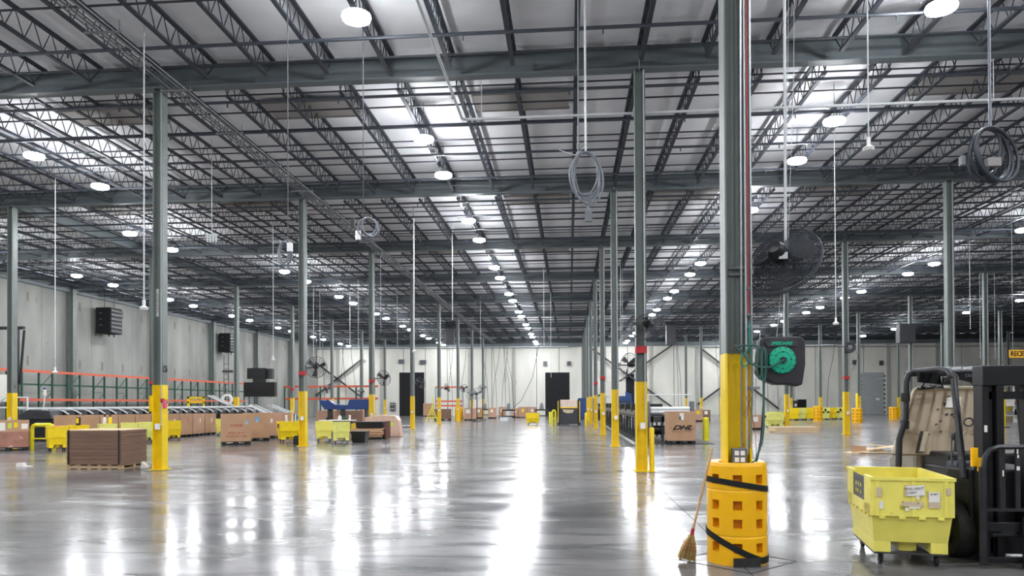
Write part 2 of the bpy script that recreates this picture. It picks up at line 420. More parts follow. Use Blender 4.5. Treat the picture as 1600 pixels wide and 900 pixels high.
# conduit bundle on trapeze hangers, running under the joists
cb = thing('conduit_run', 'bundle of grey conduits on strut hangers crossing under the roof joists', 'conduit', (-10.05, Y0+.5, 9.8))
for k, dx in enumerate((-.25, -.14, -.03, .1, .22)):
    MB().tube([(dx, 0, .05), (dx, 20, .05+.01*(k % 2)), (dx+.02, 50, .05), (dx, 90, .05)], .018+.01*(k % 2), 6).build('conduit', M['rim'], cb)
for k in range(30):
    MB().box((-.42, .5+k*3, -.03), (.42, .55+k*3, .01)).cyl((-.38, .52+k*3, -.02), (-.38, .52+k*3, .25), .008, n=4).cyl((.38, .52+k*3, -.02), (.38, .52+k*3, .25), .008, n=4).build('hanger', M['rim'], cb)
wp = thing('gas_pipe', 'pale pipe running under the joists then turning right across the bays', 'pipe')
MB().tube([(-2.7, YF+2, 9.0), (-2.7, 18.62, 9.0), (-2.62, 18.7, 9.0), (XR-2, 18.7, 9.05)], .035, 8).build('pipe_run', M['pipe'], wp)
for k in range(10): MB().cyl((-2.2+k*6.25, 18.7, 9.0), (-2.2+k*6.25, 18.7, 10.0), .01, n=4).build('hanger_rod', M['pipe'], wp)
# ------------------------------------------------------------------ columns
def wsec(z0, z1, w, fl_, t=.016, gap=0):
    mb = MB()
    mb.box((-w/2, -fl_/2, z0), (-w/2+t, fl_/2, z1)).box((w/2-t, -fl_/2, z0), (w/2, fl_/2, z1)).box((-w/2+t, -t/2-gap, z0), (w/2-t, t/2+gap, z1))
    return mb
YT = 2.22
c_low = wsec(0.02, YT, .272, .272, .022, .006).mesh('painted_base', M['yellow'])
c_top = wsec(YT, H+.02, .26, .26).mesh('shaft', M['steel'])
c_band = MB().box((-.137, -.137, 0), (.137, .137, .17)).mesh('red_band', M['red'])
c_plate = MB().box((-.2, -.2, 0), (.2, .2, .025)).mesh('base_plate', M['yellow'])
c_cond = MB().cyl((.09, -.11, 1.15), (.09, -.11, H), .014, n=6).mesh('conduit', M['pipe'])
outl = MB().box((-.06, -.05, -.075), (.06, 0, .075)).mesh('outlet_box', M['white'])
def rowname(i):
    return {0: 'row right of the aisle', -1: 'row left of the aisle', -2: 'second row left of the aisle', -3: 'row on the left wall',
            1: 'second row right of the aisle', 2: 'third row right of the aisle', 3: 'fourth row right of the aisle', 4: 'fifth row right of the aisle'}[i]
columns = {}
for i in range(-3, 5):
    seen = 0
    for j in range(0, 9):
        x, y = X0+i*SX, Y0+j*SY; q = proj(x, y, 1.5)
        if not q or not (-25 < q[0] < 1625): continue
        seen += 1
        lab = 'grey steel column with yellow base, %s one back in the %s' % (ORD[seen-1], rowname(i))
        if i == -3: lab = 'grey steel column against the left concrete wall, %s one back' % ORD[seen-1]; x += .28
        if (i, j) == (0, 0): lab = 'nearest thick grey column with yellow base, standing in the yellow guard'
        c = thing('steel_column', lab, 'column', (x, y, 0), 0, 'grey steel roof columns'); columns[i, j] = c
        if i == -3: link('shaft', wsec(0.02, H, .5, .4).mesh('shaft', M['steel']), c); continue
        link('painted_base', c_low, c); link('shaft', c_top, c); link('base_plate', c_plate, c); link('conduit', c_cond, c)
        if (i, j) in ((0, 1), (-1, 2), (-1, 3), (0, 4), (-2, 3), (1, 3), (-2, 5), (0, 3)): link('red_band', c_band, c, (0, 0, 2.86 if i else 2.93))
        if (i, j) not in ((0, 0),): link('outlet_box', outl, c, (.02, -.137 if i >= 0 else -.137, 1.13))
c = columns[0, 0]
ob = MB().box((-.075, -.03, -.085), (.075, .05, .085)).build('junction_box', M['rim'], c, bevel=.006); ob.location = (-.0, -.13, 1.13)
for sx in (-.03, .03):
    for sz in (-.035, .035): MB().box((sx-.022, -.037, sz-.024), (sx+.022, -.03, sz+.024)).build('receptacle', M['white'], ob)
MB().cyl((.03, -.12, 1.2), (.05, -.12, 6.5), .012, n=8).build('conduit', M['chrome'], c)
MB().box((-.10, -.125, 2.9), (-.098, -.124, 3.0)).build('painted_mark', M['rim'], c)
c = columns[-1, 1]
text('C6', .24, M['ink'], c, 'bay_number', (.136, -.0, 2.63), (PI/2, 0, PI/2), sx=.75, bold=.006)
v = MB().box((-.105, -.012, 4.02), (-.035, -.009, 4.75)); v.build('stencil_sign', M['white'], c)
o = text('CLEAR HEIGHT', .075, M['ink'], c, 'lettering', (-.07, -.014, 4.38), (PI/2, PI/2*-1, 0), ext=.001)
o = text('7', .2, M['ink'], columns[-2, 2], 'bay_number', (.136, 0, 2.45), (PI/2, 0, PI/2))
pk = thing('cloth_bundle', 'red and pink cloth tied to a hook on the C6 column', 'cloth', (X0-SX+.16, Y0+SY-.12, 1.75))
MB().lathe([(0, .1), (.05, .09), (.06, .02), (.03, -.02), (0, -.03)], 8, (-.03, 0, .02)).build('red_wad', M['red'], pk, True)
MB().lathe([(0, .08), (.05, .05), (.06, -.05), (.04, -.12), (0, -.14)], 8, (.04, -.01, -.02)).build('pink_wad', M['pink'], pk, True)
MB().tube([(.0, 0, .05), (.09, 0, .08), (.1, 0, 0), (.03, 0, -.03)], .012, 6).build('hook', M['dark'], pk)
# ------------------------------------------------------------------ high bay lights
hous = MB().lathe([(0, .16), (.10, .16), (.16, .10), (.285, .055), (.288, .044), (.2, .043), (0, .043)], 20).mesh('housing', M['rim'], True)
lensm = MB().lathe([(.282, .042), (.30, .0), (.28, -.05), (.17, -.09), (0, -.10)], 20).mesh('lens', M['lens'], True)
rodm = MB().cyl((0, 0, .15), (0, 0, 1.09), .01, n=5).mesh('hanger_rod', M['rim'])
lines = {-4.3: 'line over the open aisle', -16.9: 'line left of the aisle', -30.0: 'line beside the left wall', 7.5: 'line right of the thick column',
         21.0: 'second line right of the thick column', 35.4: 'line far to the right', -20.2: 'short line left of the C6 column'}
LZ = 9.62
offs = {}
def bay(js, o=(3.25, 6.85)): return [Y0+j*SY+q for j in js for q in o]
offs[-4.3] = [14.7, 21.7, 25.2, 31.6, 35.4] + bay(range(3, 9)); offs[-16.9] = [22.0, 25.3] + bay(range(3, 9))
offs[-20.2] = [32.4, 36.0]; offs[-30.0] = bay(range(3, 9)); offs[7.5] = [15.4, 21.4, 24.8, 31.0, 34.8] + bay(range(3, 9))
offs[21.0] = [25.3, 35.9, 44.2, 47.5, 54.8, 58] + bay(range(5, 9)); offs[35.4] = [44, 47, 61.0, 68.8, 79.6, 83.5, 92]
for X, ys in offs.items():
    k = 0
    for y in ys + ([] if X == -20.2 else [11.3, 4.4, .9, -6.0, -9.5] + ([14.7] if X in (-16.9, -30.0, 21.0, 35.4) else []) + ([22, 25.3, 32.4, 36] if X in (-30.0,) else [])):
        q = proj(X, y, LZ); vis = bool(q and -20 < q[0] < 1620 and q[1] > -20)
        if vis: k += 1; lab = 'bright ceiling light, %s back in the %s' % (ORD[k-1], lines[X])
        else: lab = 'high bay ceiling light outside the picture, behind or beside the viewer'
        t = thing('high_bay_light', lab, 'light', (X, y, LZ), 0, 'high bay ceiling lights' if vis else 'high bay lights out of view')
        link('housing', hous, t); link('lens', lensm, t); link('hanger_rod', rodm, t)
# ------------------------------------------------------------------ column guard with straps, broom, bollards
def guard(loc, label, R=.312, Hh=1.07, detail=True, rz=0):
    t = thing('column_guard', label, 'column guard', loc, rz)
    n = 64 if detail else 24
    rows = [0, .03, .135, .235, .29, .30, .31, .40, .50, .505, .60, .70, .79, .80, .81, .87, .965, 1.03, 1.06, 1.07]
    rows = [0, .135, .235, .285, .30, .315, .385, .485, .575, .675, .765, .78, .795, .845, .945, 1.03, 1.06]
    pockets = {(1, 2), (6, 7), (8, 9), (13, 14)}
    def rad(z):
        if abs(z-.30) < .004 or abs(z-.78) < .004: return R*.985
        if z > 1.05: return R*.955
        if z > 1.02: return R*.985
        return R
    per = n//8 if detail else 0
    b = MB(); pk = MB()
    def P(k, z, r): a = 2*PI*k/n; return (r*math.cos(a), r*math.sin(a), z)
    for q in range(len(rows)-1):
        for k in range(n):
            hole = detail and (q, q+1) in pockets and (k % per) in (3, 4, 5)
            z0, z1 = rows[q], rows[q+1]
            if not hole:
                b.add([P(k, z0, rad(z0)), P(k+1, z0, rad(z0)), P(k+1, z1, rad(z1)), P(k, z1, rad(z1))], [(0, 1, 2, 3)])
            elif k % per == 3:
                o4 = [P(k, z0, R), P(k+3, z0, R), P(k+3, z1, R), P(k, z1, R)]
                i4 = [P(k, z0+.012, R-.08), P(k+3, z0+.012, R-.08), P(k+3, z1-.006, R-.08), P(k, z1-.006, R-.08)]
                MB().add(o4+i4, [(4, 5, 6, 7), (0, 1, 5, 4), (1, 2, 6, 5), (2, 3, 7, 6), (3, 0, 4, 7)]).build('pocket', M['polyd'], t)
    b.lathe([(R*.955, 1.06), (R*.93, 1.07), (.19, 1.062), (.18, .9)], n)
    b.lathe([(R, 0), (.2, 0)], n)
    b.build('guard_shell', M['poly'], t, True)
    return t
gpos = (X0, Y0, 0)
g = guard(gpos, 'large yellow plastic guard with black straps around the nearest column', rz=.16)
def strap(z_of, m=M['cloth'], wd=.06, R=.316):
    mb = MB(); n = 48
    for k in range(n):
        a0, a1 = 2*PI*k/n, 2*PI*(k+1)/n
        vs = []
        for a in (a0, a1):
            z = z_of(a)
            for r, dz in ((R, -wd/2), (R+.006, -wd/2), (R+.006, wd/2), (R, wd/2)): vs.append((r*math.cos(a), r*math.sin(a), z+dz))
        mb.add(vs, [(1, 5, 6, 2), (0, 1, 2, 3)[::-1], (0, 4, 5, 1), (2, 6, 7, 3)])
    return mb
strap(lambda a: .83-.055*math.cos(a-.1)).build('strap', M['cloth'], g, True)
strap(lambda a: .17-.155*math.cos(a+.35) if math.cos(a+.35) < .75 else .053, wd=.07).build('strap', M['cloth'], g, True)
nb = MB().cbox((-.02, -.318, .045), (.28, .03, .09)); nb.build('cable_notch', M['rubber'], g)
br = thing('corn_broom', 'corn broom with pale wooden handle leaning against the yellow guard', 'broom')
b0 = onz(1068, 872); top = ony(1113, 700, 7.87); b0 = Vector((b0.x, 8.04, .0)); ax = (top-b0).normalized()
b1 = b0+ax*.30
MB().cyl(b1-ax*.02, top, .0125, n=10).build('handle', M['handle'], br, True)
MB().cyl(b1-ax*.0, b1+ax*.07, .019, n=10).build('wire_collar', M['red'], br)
sb = MB(); side = Vector((1, 0, 0)) - ax*ax.x; side.normalize(); fw = ax.cross(side)
for k in range(150):
    u, v = random.uniform(-1, 1), random.uniform(-1, 1)
    a = b1 + side*u*.02 + fw*v*.018 - ax*.0
    m_ = b1 + side*u*.075 + fw*v*.035 - ax*.14
    e = b1 + side*u*.098 + fw*v*.04 - ax*(.275+random.uniform(-.012, .012)); e.z = max(e.z, .004)
    sb.tube([a, m_, e], .0045, 3, caps=False)
sb.build('bristles', M['straw'], br)
for dd in (.09, .13, .165): MB().tube([b1-ax*dd + side*.083*(dd/.14)**.5*math.cos(q*PI/8) + fw*.042*math.sin(q*PI/8) for q in range(16)], .003, 4, closed=True).build('stitching', M['red'], br)
def bollard(px, py, h, label, r=.075, m='yellow', name='bollard', cat='bollard', cap=True):
    p = onz(px, py)
    if px < 1025 and px > 1000: p = ony(px, py, Y0+SY-r)
    t = thing(name, label, cat, (p.x, p.y+r, 0))
    MB().lathe([(r, 0), (r, h-.03), (r*.8, h), (0, h+.012)], 16).build('post', M[m], t, True)
    if cap: MB().lathe([(r+.03, 0), (r+.03, .012), (r, .014)], 16).build('base_flange', M[m], t)
    return t
bollard(1019, 737, 1.08, 'short yellow bollard beside the column in front of the dark conveyor', .066)
bollard(1104, 688, 1.02, 'short yellow bollard standing right of the cardboard box with black lettering', .14, 'yellow2')
bollard(916, 665, .95, 'slim yellow bollard right of the grey baling machine', .11)
bollard(859.5, 661, .95, 'slim yellow bollard left of the grey baling machine', .1, 'yellow2')
bollard(1340, 660, .0+2.4, 'tall thin yellow post left of the grey roll-up door', .1, 'yellow')
# far column guards
for px, py, lab in ((1281, 658, 'yellow plastic guard around a far column beside the row of yellow carts'), (1343, 661, 'small yellow plastic guard around the far column near the grey roll-up door'),
                    (1400, 656, 'yellow plastic guard on the far column just left of the forklift'), (716, 657, 'yellow barrel-shaped guard on a far column behind the aisle')):
    p = onz(px, py); gg = guard((p.x, p.y+.5, 0), lab, R=.42, Hh=1.5); gg.scale = (.95, .95, 1.12 if px > 1300 else 1.25)
# ------------------------------------------------------------------ wheeled plastic bin carts
def bin_cart(mn, label, loc, rz, w=.9, d=1.32, h=.92, group=None, open_side=True, detail=False, name='bin_cart'):
    m = M[mn]; t = thing(name, label, 'cart', loc, rz, group)
    zt, zm, zb = h, h*.57, .14; th = .035
    b = MB()
    b.box((-w/2, -d/2, zm), (w/2, -d/2+th, zt)).box((-w/2, d/2-th, zm), (w/2, d/2, zt))
    b.box((w/2-th, -d/2+th, zm), (w/2, d/2-th, zt))
    if open_side:
        b.box((-w/2, -d/2+th, zm), (-w/2+th, d/2-th, zm+.12*h)).box((-w/2, -d/2+th, zm), (-w/2+th, -d/2+.33, zt)).box((-w/2, d/2-.35, zm), (-w/2+th, d/2-th, zt))
    else: b.box((-w/2, -d/2+th, zm), (-w/2+th, d/2-th, zt))
    # rolled rim, ribs and teeth
    b.box((-w/2-.012, -d/2-.012, zt-.03), (w/2+.012, -d/2, zt+.004)).box((-w/2-.012, d/2, zt-.03), (w/2+.012, d/2+.012, zt+.004)).box((w/2, -d/2, zt-.03), (w/2+.012, d/2, zt+.004))
    for u in (-.36, -.12, .12, .34):
        b.box((u*w-.03, -d/2-.006, zm-.028), (u*w+.03, -d/2+.05, zm)).box((u*w-.03, d/2-.05, zm-.028), (u*w+.03, d/2+.006, zm))
    for v in (-.4, -.25, -.1, .1, .25, .4):
        b.box((-w/2-.006, v*d-.03, zm-.028), (-w/2+.05, v*d+.03, zm)).box((w/2-.05, v*d-.03, zm-.028), (w/2+.006, v*d+.03, zm))
    for u in (-.42, .02, .40): b.box((u*w-.02, -d/2-.008, zm), (u*w+.02, -d/2, zt-.03))
    w0, d0, w1, d1 = w*.89, d*.88, w*.96, d*.96; zf = zb+.11
    o = [(-w0/2, -d0/2, zf), (w0/2, -d0/2, zf), (w0/2, d0/2, zf), (-w0/2, d0/2, zf), (-w1/2, -d1/2, zm), (w1/2, -d1/2, zm), (w1/2, d1/2, zm), (-w1/2, d1/2, zm)]
    i_ = [(x*.94, y*.95, z+.02 if z < zm else z) for x, y, z in o]
    b.add(o, [(0, 1, 5, 4), (1, 2, 6, 5), (2, 3, 7, 6), (3, 0, 4, 7), (0, 3, 2, 1)])
    b.add(i_, [(0, 4, 5, 1), (1, 5, 6, 2), (2, 6, 7, 3), (3, 7, 4, 0), (0, 1, 2, 3)])
    b.box((-w1/2, -d1/2, zm-.004), (w1/2, -d1/2+.03, zm)).box((-w1/2, d1/2-.03, zm-.004), (w1/2, d1/2, zm))
    for sx in (-1, 1):
        b.box((min(sx*w0/2, sx*w0*.27), -d0/2, zb), (max(sx*w0/2, sx*w0*.27), d0/2, zf))
    b.box((-w0*.12, -d0/2+.12, zb), (w0*.12, d0/2-.1, zf))
    b.build('tub', m, t, bevel=.006 if detail else 0)
    if open_side:
        pn = MB().box((-w/2+.008, -d/2+.33, zm+.12*h), (-w/2+.02, d/2-.35, zt-.03 if detail else zt-.1)).build('side_panel', M['black'], t)
        if detail:
            for (yy, zz) in ((-.1, .12), (.05, .12), (.15, .12), (-.1, .2), (.02, .2), (.14, .2)):
                MB().cbox((-w/2+.006, yy, zm+zz+.06), (.006, .035, .04)).build('slot', M['bin'], pn)
    f = MB()
    for a, c in (((-w0/2, -d0/2, zb-.018), (w0/2, -d0/2+.04, zb)), ((-w0/2, d0/2-.04, zb-.018), (w0/2, d0/2, zb)), ((-w0/2, -d0/2, zb-.018), (-w0/2+.04, d0/2, zb)), ((w0/2-.04, -d0/2, zb-.018), (w0/2, d0/2, zb))): f.box(a, c)
    f.build('dolly_frame', M['dark'], t)
    for sx in (-1, 1):
        for sy in (-1, 1):
            x, y = sx*w0*.38, sy*d0*.40; r = .066
            c = MB().box((x-.028, y-.02, .05), (x-.022, y+.03, zb-.018)).box((x+.022, y-.02, .05), (x+.028, y+.03, zb-.018)).box((x-.035, y-.035, zb-.03), (x+.035, y+.035, zb-.018)).build('caster', M['rim'], t)
            MB().cyl((x-.016, y+.01, r), (x+.016, y+.01, r), r, n=14).build('wheel', M['rubber'], c, True)
    return t
p0 = ony(1360, 742, 7.9); p1 = ony(1326, 729, 9.1); rzb = math.atan2(p1.x-p0.x, p1.y-p0.y); p0.z = 0; BW, BD = .775, 1.3
R2 = Matrix.Rotation(-rzb, 3, 'Z'); ctr = p0 + R2 @ Vector((BW/2, BD/2, 0)); print('BIN', rzb)
nb = bin_cart('bin', 'battered lime plastic bin cart with taped papers, in front of the forklift', ctr, -rzb, BW, BD, .92, detail=True)
def sticker(par, x, z, w_, h_, m, y=-.65-.012, rot=0, name='paper_label'):
    o = MB().box((-w_/2, -.0015, -h_/2), (w_/2, .0015, h_/2)).build(name, m, par); o.location = (x, y, z); o.rotation_euler = (0, rot, 0); return o
q = sticker(nb, .02, .79, .185, .115, M['paperd'], y=-.66); q = sticker(nb, .03, .793, .165, .10, M['paper'], y=-.664, rot=-.08)
text('FUL-VAUT', .036, M['ink'], q, 'lettering', (-.005, -.003, .02), ext=.0005); text('CART', .036, M['ink'], q, 'lettering', (-.035, -.003, -.02), ext=.0005)
q = sticker(nb, .20, .70, .115, .165, M['paperd'], y=-.66); sticker(q, 0, .03, .10, .1, M['paper'], y=-.002)
text('IN BET', .024, M['ink'], q, 'lettering', (0, -.005, .06), ext=.0005)
for x, z, a, b_, mm in ((-.31, .77, .05, .1, 'paperd'), (-.29, .64, .04, .08, 'paper'), (.33, .79, .045, .07, 'paperd'), (0, .655, .2, .05, 'paperd'), (.02, .62, .1, .02, 'paper'), (-.05, .60, .035, .03, 'paper'), (.05, .72, .03, .04, 'paper')): sticker(nb, x, z, a, b_, M[mm], y=-.662)
q = sticker(nb, -.05, .87, .22, .07, M['paperd'], y=.64)
# other carts: (colour, px centre, base py, px width, rz, label)
def put(px, py): p = onz(px, py); return p, (p.y*math.cos(YAW)-p.x*math.sin(YAW)*0)/FPX
carts = [('biny', 443, 692, 41, .5, 'bright yellow bin cart between the brown bulk boxes and the column', 1),
 ('bin', 500, 691, 27, .3, 'dull yellow-green bin cart just right of the second left column', 0),
 ('limep', 527, 694, 29, .3, 'pale lime bin cart beside the black tote and flattened cartons', 0),
 ('biny', 832, 664, 21, .0, 'small yellow bin cart standing alone at the far end of the aisle', 1),
 ('biny', 73, None, 27, .75, 'yellow bin cart holding red cloth behind the yellow guard rail', 0),
 ('biny', 108, None, 29, .75, 'yellow bin cart to the right of the yellow guard rail', 0),
 ('biny', 262, None, 26, .5, 'yellow bin cart poking out from behind the C6 column', 0),
 ('limep', 219, None, 28, .5, 'pale lime bin cart behind the stack of flattened cartons', 0),
 ('limep', 155, None, 28, .7, 'lime bin cart holding spray bottles behind the flattened cartons', 0),
 ('limep', 190, None, 16, .6, 'small lime bin behind the middle of the flattened cartons', 0),
 ('bin', 340, None, 16, .5, 'lime bin cart squeezed between bulk box row and front bulk box', 0),
 ('limep', 1214, 669, 30, -.1, 'lime bin cart with dipped side under the hanging hose', 1),
 ('limep', 1218, 662, 24, .2, 'lime bin cart further behind the dipped-side lime cart', 0)]
for mn, px, py, wpx, rz, lab, os_ in carts:
    if py is None:
        r_ = ray(px, 690); p = Vector((-18.9, -18.9*r_.y/r_.x, 0))
    else: p = onz(px, py)
    s = p.y/FPX; w_ = wpx*s*.96
    k = min(1.15, max(.8, w_/.9)); t = bin_cart(mn, lab, (p.x, p.y+.66*k, 0), rz+YAW*0, .9*k*(1 if py else .9), ((1.2 if px > 600 or px == 443 else .8) if py else .85)*k, .92, 'plastic bin carts', open_side=bool(os_))
a, b_ = onz(1236, 657), onz(1320, 655.5); n = 7
for k in range(n):
    p = a.lerp(b_, (k+.5)/n)
    mn = ('biny', 'limep', 'biny', 'limep', 'limep', 'biny', 'limep')[k]
    bin_cart(mn, '%s bin cart, %s from the left in the row by the far wall' % ({'biny': 'yellow', 'limep': 'lime'}[mn], ORD[k]), (p.x, p.y+.6+.25*(k % 2), 0), PI/2, .85, .86, 1.15, 'row of carts by the far wall', open_side=(k in (4, 6)))
# ------------------------------------------------------------------ bulk cardboard boxes on black pallets
def pallet(par, w, d, h=.14, m='black'):
    mb = MB()
    for u in (-.5, 0, .5):
        for v in (-.5, 0, .5): mb.cbox((u*(w-.16), v*(d-.16), h*.4), (.16, .16, h*.8))
    mb.box((-w/2, -d/2, h*.78), (w/2, d/2, h)); mb.box((-w/2, -d/2, 0), (w/2, -d/2+.12, h*.15)); mb.box((-w/2, d/2-.12, 0), (w/2, d/2, h*.15))
    return mb.build('pallet', M[m], par)
def bulk_box(label, px0, px1, py, hpx, rz=0, m='box', d=1.05, group=None, lettering=None, lab=None, lid=False, pm='black', w=None, Y=None, X=None, H=None):
    p = onz((px0+px1)/2, py)
    if Y: p = Vector((ony((px0+px1)/2, py, Y).x, Y, 0))
    if X: p.x = X
    s = p.y/FPX; w_ = w or (px1-px0)*s*.99; h = H or hpx*s
    t = thing('bulk_box', label, 'box', (p.x-math.sin(rz)*d/2, p.y+math.cos(rz)*d/2, 0), rz, group); pallet(t, w_*.98, d, .14, pm)
    b = MB(); th = .03; z0 = .14
    b.box((-w_/2, -d/2, z0), (w_/2, -d/2+th, h)).box((-w_/2, d/2-th, z0), (w_/2, d/2, h)).box((-w_/2, -d/2+th, z0), (-w_/2+th, d/2-th, h)).box((w_/2-th, -d/2+th, z0), (w_/2, d/2-th, h))
    b.box((-w_/2+th, -d/2+th, z0), (w_/2-th, d/2-th, z0+.02))
    if lid: b.box((-w_/2-.01, -d/2-.01, h-.1), (w_/2+.01, d/2+.01, h+.01))
    c = b.build('carton', M[m], t)
    if lab:
        for (fx, fz, a, b2, mm) in lab:
            o = MB().box((-a/2, -.003, -b2/2), (a/2, 0, b2/2)).build('shipping_label', M[mm], c); o.location = (fx*w_, -d/2-.001, fz*h)
    if lettering: lettering(c, w_, d, h)
    return t
def let_red(c, w_, d, h):
    text('STAPLES', .15, M['inkr'], c, 'lettering', (0, -d/2-.003, h*.62), ext=.001, sx=.9, bold=.006)
    text('MUST USE 10', .1, M['inkr'], c, 'lettering', (0, -d/2-.003, h*.38), ext=.001, sx=1.1, bold=.002)
    text('LIGHTLY BY THEM', .1, M['inkr'], c, 'lettering', (0, -d/2-.003, h*.27), ext=.001, sx=1.0, bold=.002)
def let_dhl(c, w_, d, h):
    text('DHL', .26, M['ink'], c, 'lettering', (0, -d/2-.003, h*.5), ext=.001, shear=.5, sx=1.5, bold=.012)
    text('EXCELLENCE. SIMPLY DELIVERED.', .06, M['ink'], c, 'lettering', (0, -d/2-.003, h*.385), ext=.001, sx=.9)
    text('supply chain', .05, M['inkr'], c, 'lettering', (0, -d/2-.003, h*.33), ext=.001)
    for sx in (-1, 1):
        for q in range(3): MB().cbox((sx*w_*.41, -d/2-.002, h*.5-.03+q*.02), (.16, .004, .006)).build('brand_stripe', M['inkr'], c)
bulk_box('brown bulk box printed with red lettering, frontmost left of the yellow carts', 347, 392, 695, 50, .5, 'box', 1.0, None, let_red, [(.36, .72, .12, .17, 'lblue'), (.35, .70, .08, .1, 'paper')])
bulk_box('brown bulk box with blue tag directly behind the red-lettered box', 392, 412, 689, 45, .5, 'box', 1.3, None, None, [(.0, .77, .18, .22, 'lblue'), (0, .72, .1, .12, 'paper')], w=1.1)
bulk_box('brown bulk box with white tag left of the bright yellow cart', 414, 440, 685, 41, .45, 'boxp', 1.2, None, None, [(-.1, .7, .1, .2, 'paper')])
bulk_box('brown bulk box behind the bright yellow bin cart, blue printed sheet on it', 440, 470, 681, 37, .4, 'boxp', 1.1, None, None, [(.3, .8, .25, .28, 'lblue'), (.3, .8, .14, .14, 'paper')])
for k in range(9):
    y = 29.2+1.3*k; q = proj(-19.95, y, 0)
    lab = 'brown bulk box under the black chutes, %s from the left behind the flattened cartons' % ORD[k] if k < 6 else 'brown bulk box, %s right of the C6 column in the row under the chutes' % ORD[k-6]
    bulk_box(lab, q[0]-10, q[0]+10, 690, 0, PI/2, 'boxp' if k % 3 == 1 else 'box', 1.15, None, None, [(.1, .7, .1, .24, 'pink' if k == 6 else 'paper')] if k > 4 else None, w=1.22+.0*k, Y=y, X=-19.95, H=1.28-.01*k)
bulk_box('brown bulk box with black lettering and white label right of the short bollard', 1044.5, 1086.5, 694, 50, .0, 'box', 1.1, None, let_dhl, [(.0, .85, .17, .28, 'paper'), (-.06, .8, .06, .15, 'lblue')])
bulk_box('brown box wrapped in film with white and lime labels at the left edge', -14, 38, 705, 51, .62, 'box', 1.15, None, None, [(-.2, .8, .35, .3, 'paper'), (.05, .83, .12, .2, 'lime'), (.2, .85, .12, .2, 'biny'), (.42, .8, .2, .2, 'paper')], w=1.25)
lb = COL.objects['bulk_box.%03d' % (len([o for o in COL.objects if o.name.startswith('bulk_box')])-1)]
MB().box((-.635, -.585, .14), (.635, .585, .72)).build('stretch_film', M['wrap'], lb)
bulk_box('wide brown bulk box below the blue chute', 492, 569, 676, 35, 0, 'boxp', 1.1, None, None, [(.42, .35, .16, .2, 'lblue')])
bulk_box('brown box with a white round label near the far yellow barrel guard', 725, 742, 657, 19, 0, 'boxp', 1.1, None, None, [(-.15, .75, .45, .4, 'paper')])
bulk_box('dark brown crate-like box between two far yellow column bases', 678, 703, 657, 18, 0, 'boxd', 1.1)
bulk_box('tan slumped box on the far side of the left dark doorway', 661, 676, 651, 21, 0, 'box', 1.1)
for k, (a, b_, py, hp) in enumerate(((743, 753, 654, 17), (763, 774, 654, 17), (779, 789, 653, 17), (800, 809, 653, 15), (810, 824, 653, 17), (825, 838, 653, 17))):
    bulk_box('brown box, %s from the left in the far row left of the central doorway' % ORD[k], a, b_, py, hp, 0, 'boxp' if k % 2 else 'box', 1.1, 'far row of brown boxes', None, [(.0, .7, .25, .3, 'paper' if k != 4 else 'biny')])
for k, (a, b_, py, hp, mm, lab) in enumerate(((1087, 1098, 659, 19, 'boxp', 'brown box with yellow tag right of the black-lettered box'), (1099, 1110, 657, 16, 'boxd', 'dark brown box beyond the box with the yellow tag'), (1172, 1194, 672, 22, 'boxp', 'reddish brown box on a black pallet right of the thick column'))):
    bulk_box(lab, a, b_, py, hp, 0, mm, 1.0, None, None, [(-.1, .75, .3, .3, 'paper' if k else 'biny')])
# stack of flattened cartons on a pallet (front left)
def sheet_stack(label, loc, w, d, h, nlay, mm, rz=0, pal='wood', name='carton_stack', jit=.02, band=False):
    t = thing(name, label, 'cardboard', loc, rz)
    mb = MB(); p_h = .12
    if pal:
        for v in (-.45, 0, .45): mb.cbox((0, v*d, .05), (w, .09, .07))
        for u in range(6): mb.cbox((-w/2+.06+u*(w-.12)/5, 0, .1), (.1, d, .02)).cbox((-w/2+.06+u*(w-.12)/5, 0, .01), (.1, d, .02))
        mb.build('pallet', M[pal], t)
    else: p_h = .0
    lay = (h-p_h)/nlay
    for k in range(nlay):
        jx, jy = random.uniform(-jit, jit), random.uniform(-jit, jit); z = p_h+k*lay
        MB().box((-w/2+jx, -d/2+jy, z+.001), (w/2+jx, d/2+jy, z+lay-.001)).build('flat_carton', M[mm] if k < nlay-1 else M['boxl'] if mm == 'boxd' else M[mm], t)
    return t
st = sheet_stack('tall pallet stack of flattened dark brown cartons left of the C6 column', (-12.55, 19.12, 0), 1.54, 1.15, 1.04, 44, 'boxd', 0, jit=.008)
for x in (-.72, .68): MB().box((x, -.60, .13), (x+.02, -.578, 1.04)).build('edge_fold', M['black'], st)
pp = thing('paper_scrap', 'crumpled white paper on the floor beside the C6 column base', 'paper', onz(229, 731))
MB().prism([(-.13, 0), (.1, 0), (.16, .1), (.05, .05), (-.1, .17)], -.08, .06).build('sheet', M['paper'], pp)
pp = thing('paper_scrap', 'white paper scrap lying alone on the floor at far left', 'paper', onz(33, 729))
MB().prism([(-.12, 0), (.3, 0), (.3, .008), (.1, .02), (.08, .11), (-.1, .10)], -.05, .08).build('sheet', M['paper'], pp)
for px, py, lab, w_, d_, h_, n, mm in ((1245, 676, 'pale flattened cartons lying low on the floor beyond the guard', 2.4, 1.1, .32, 4, 'boxl'),
                                    (572, 687, 'crooked pile of brown flattened cartons right of the black tote', 1.5, 1.2, .52, 7, 'box'),):
    p = onz(px, py); sheet_stack(lab, (p.x, p.y+d_/2, 0), w_, d_, h_, n, mm, .05, None if mm == 'boxl' else 'black', jit=.06)
t = thing('loose_cardboard', 'loose opened cartons lying in a heap left of the forklift', 'cardboard', onz(1362, 708))
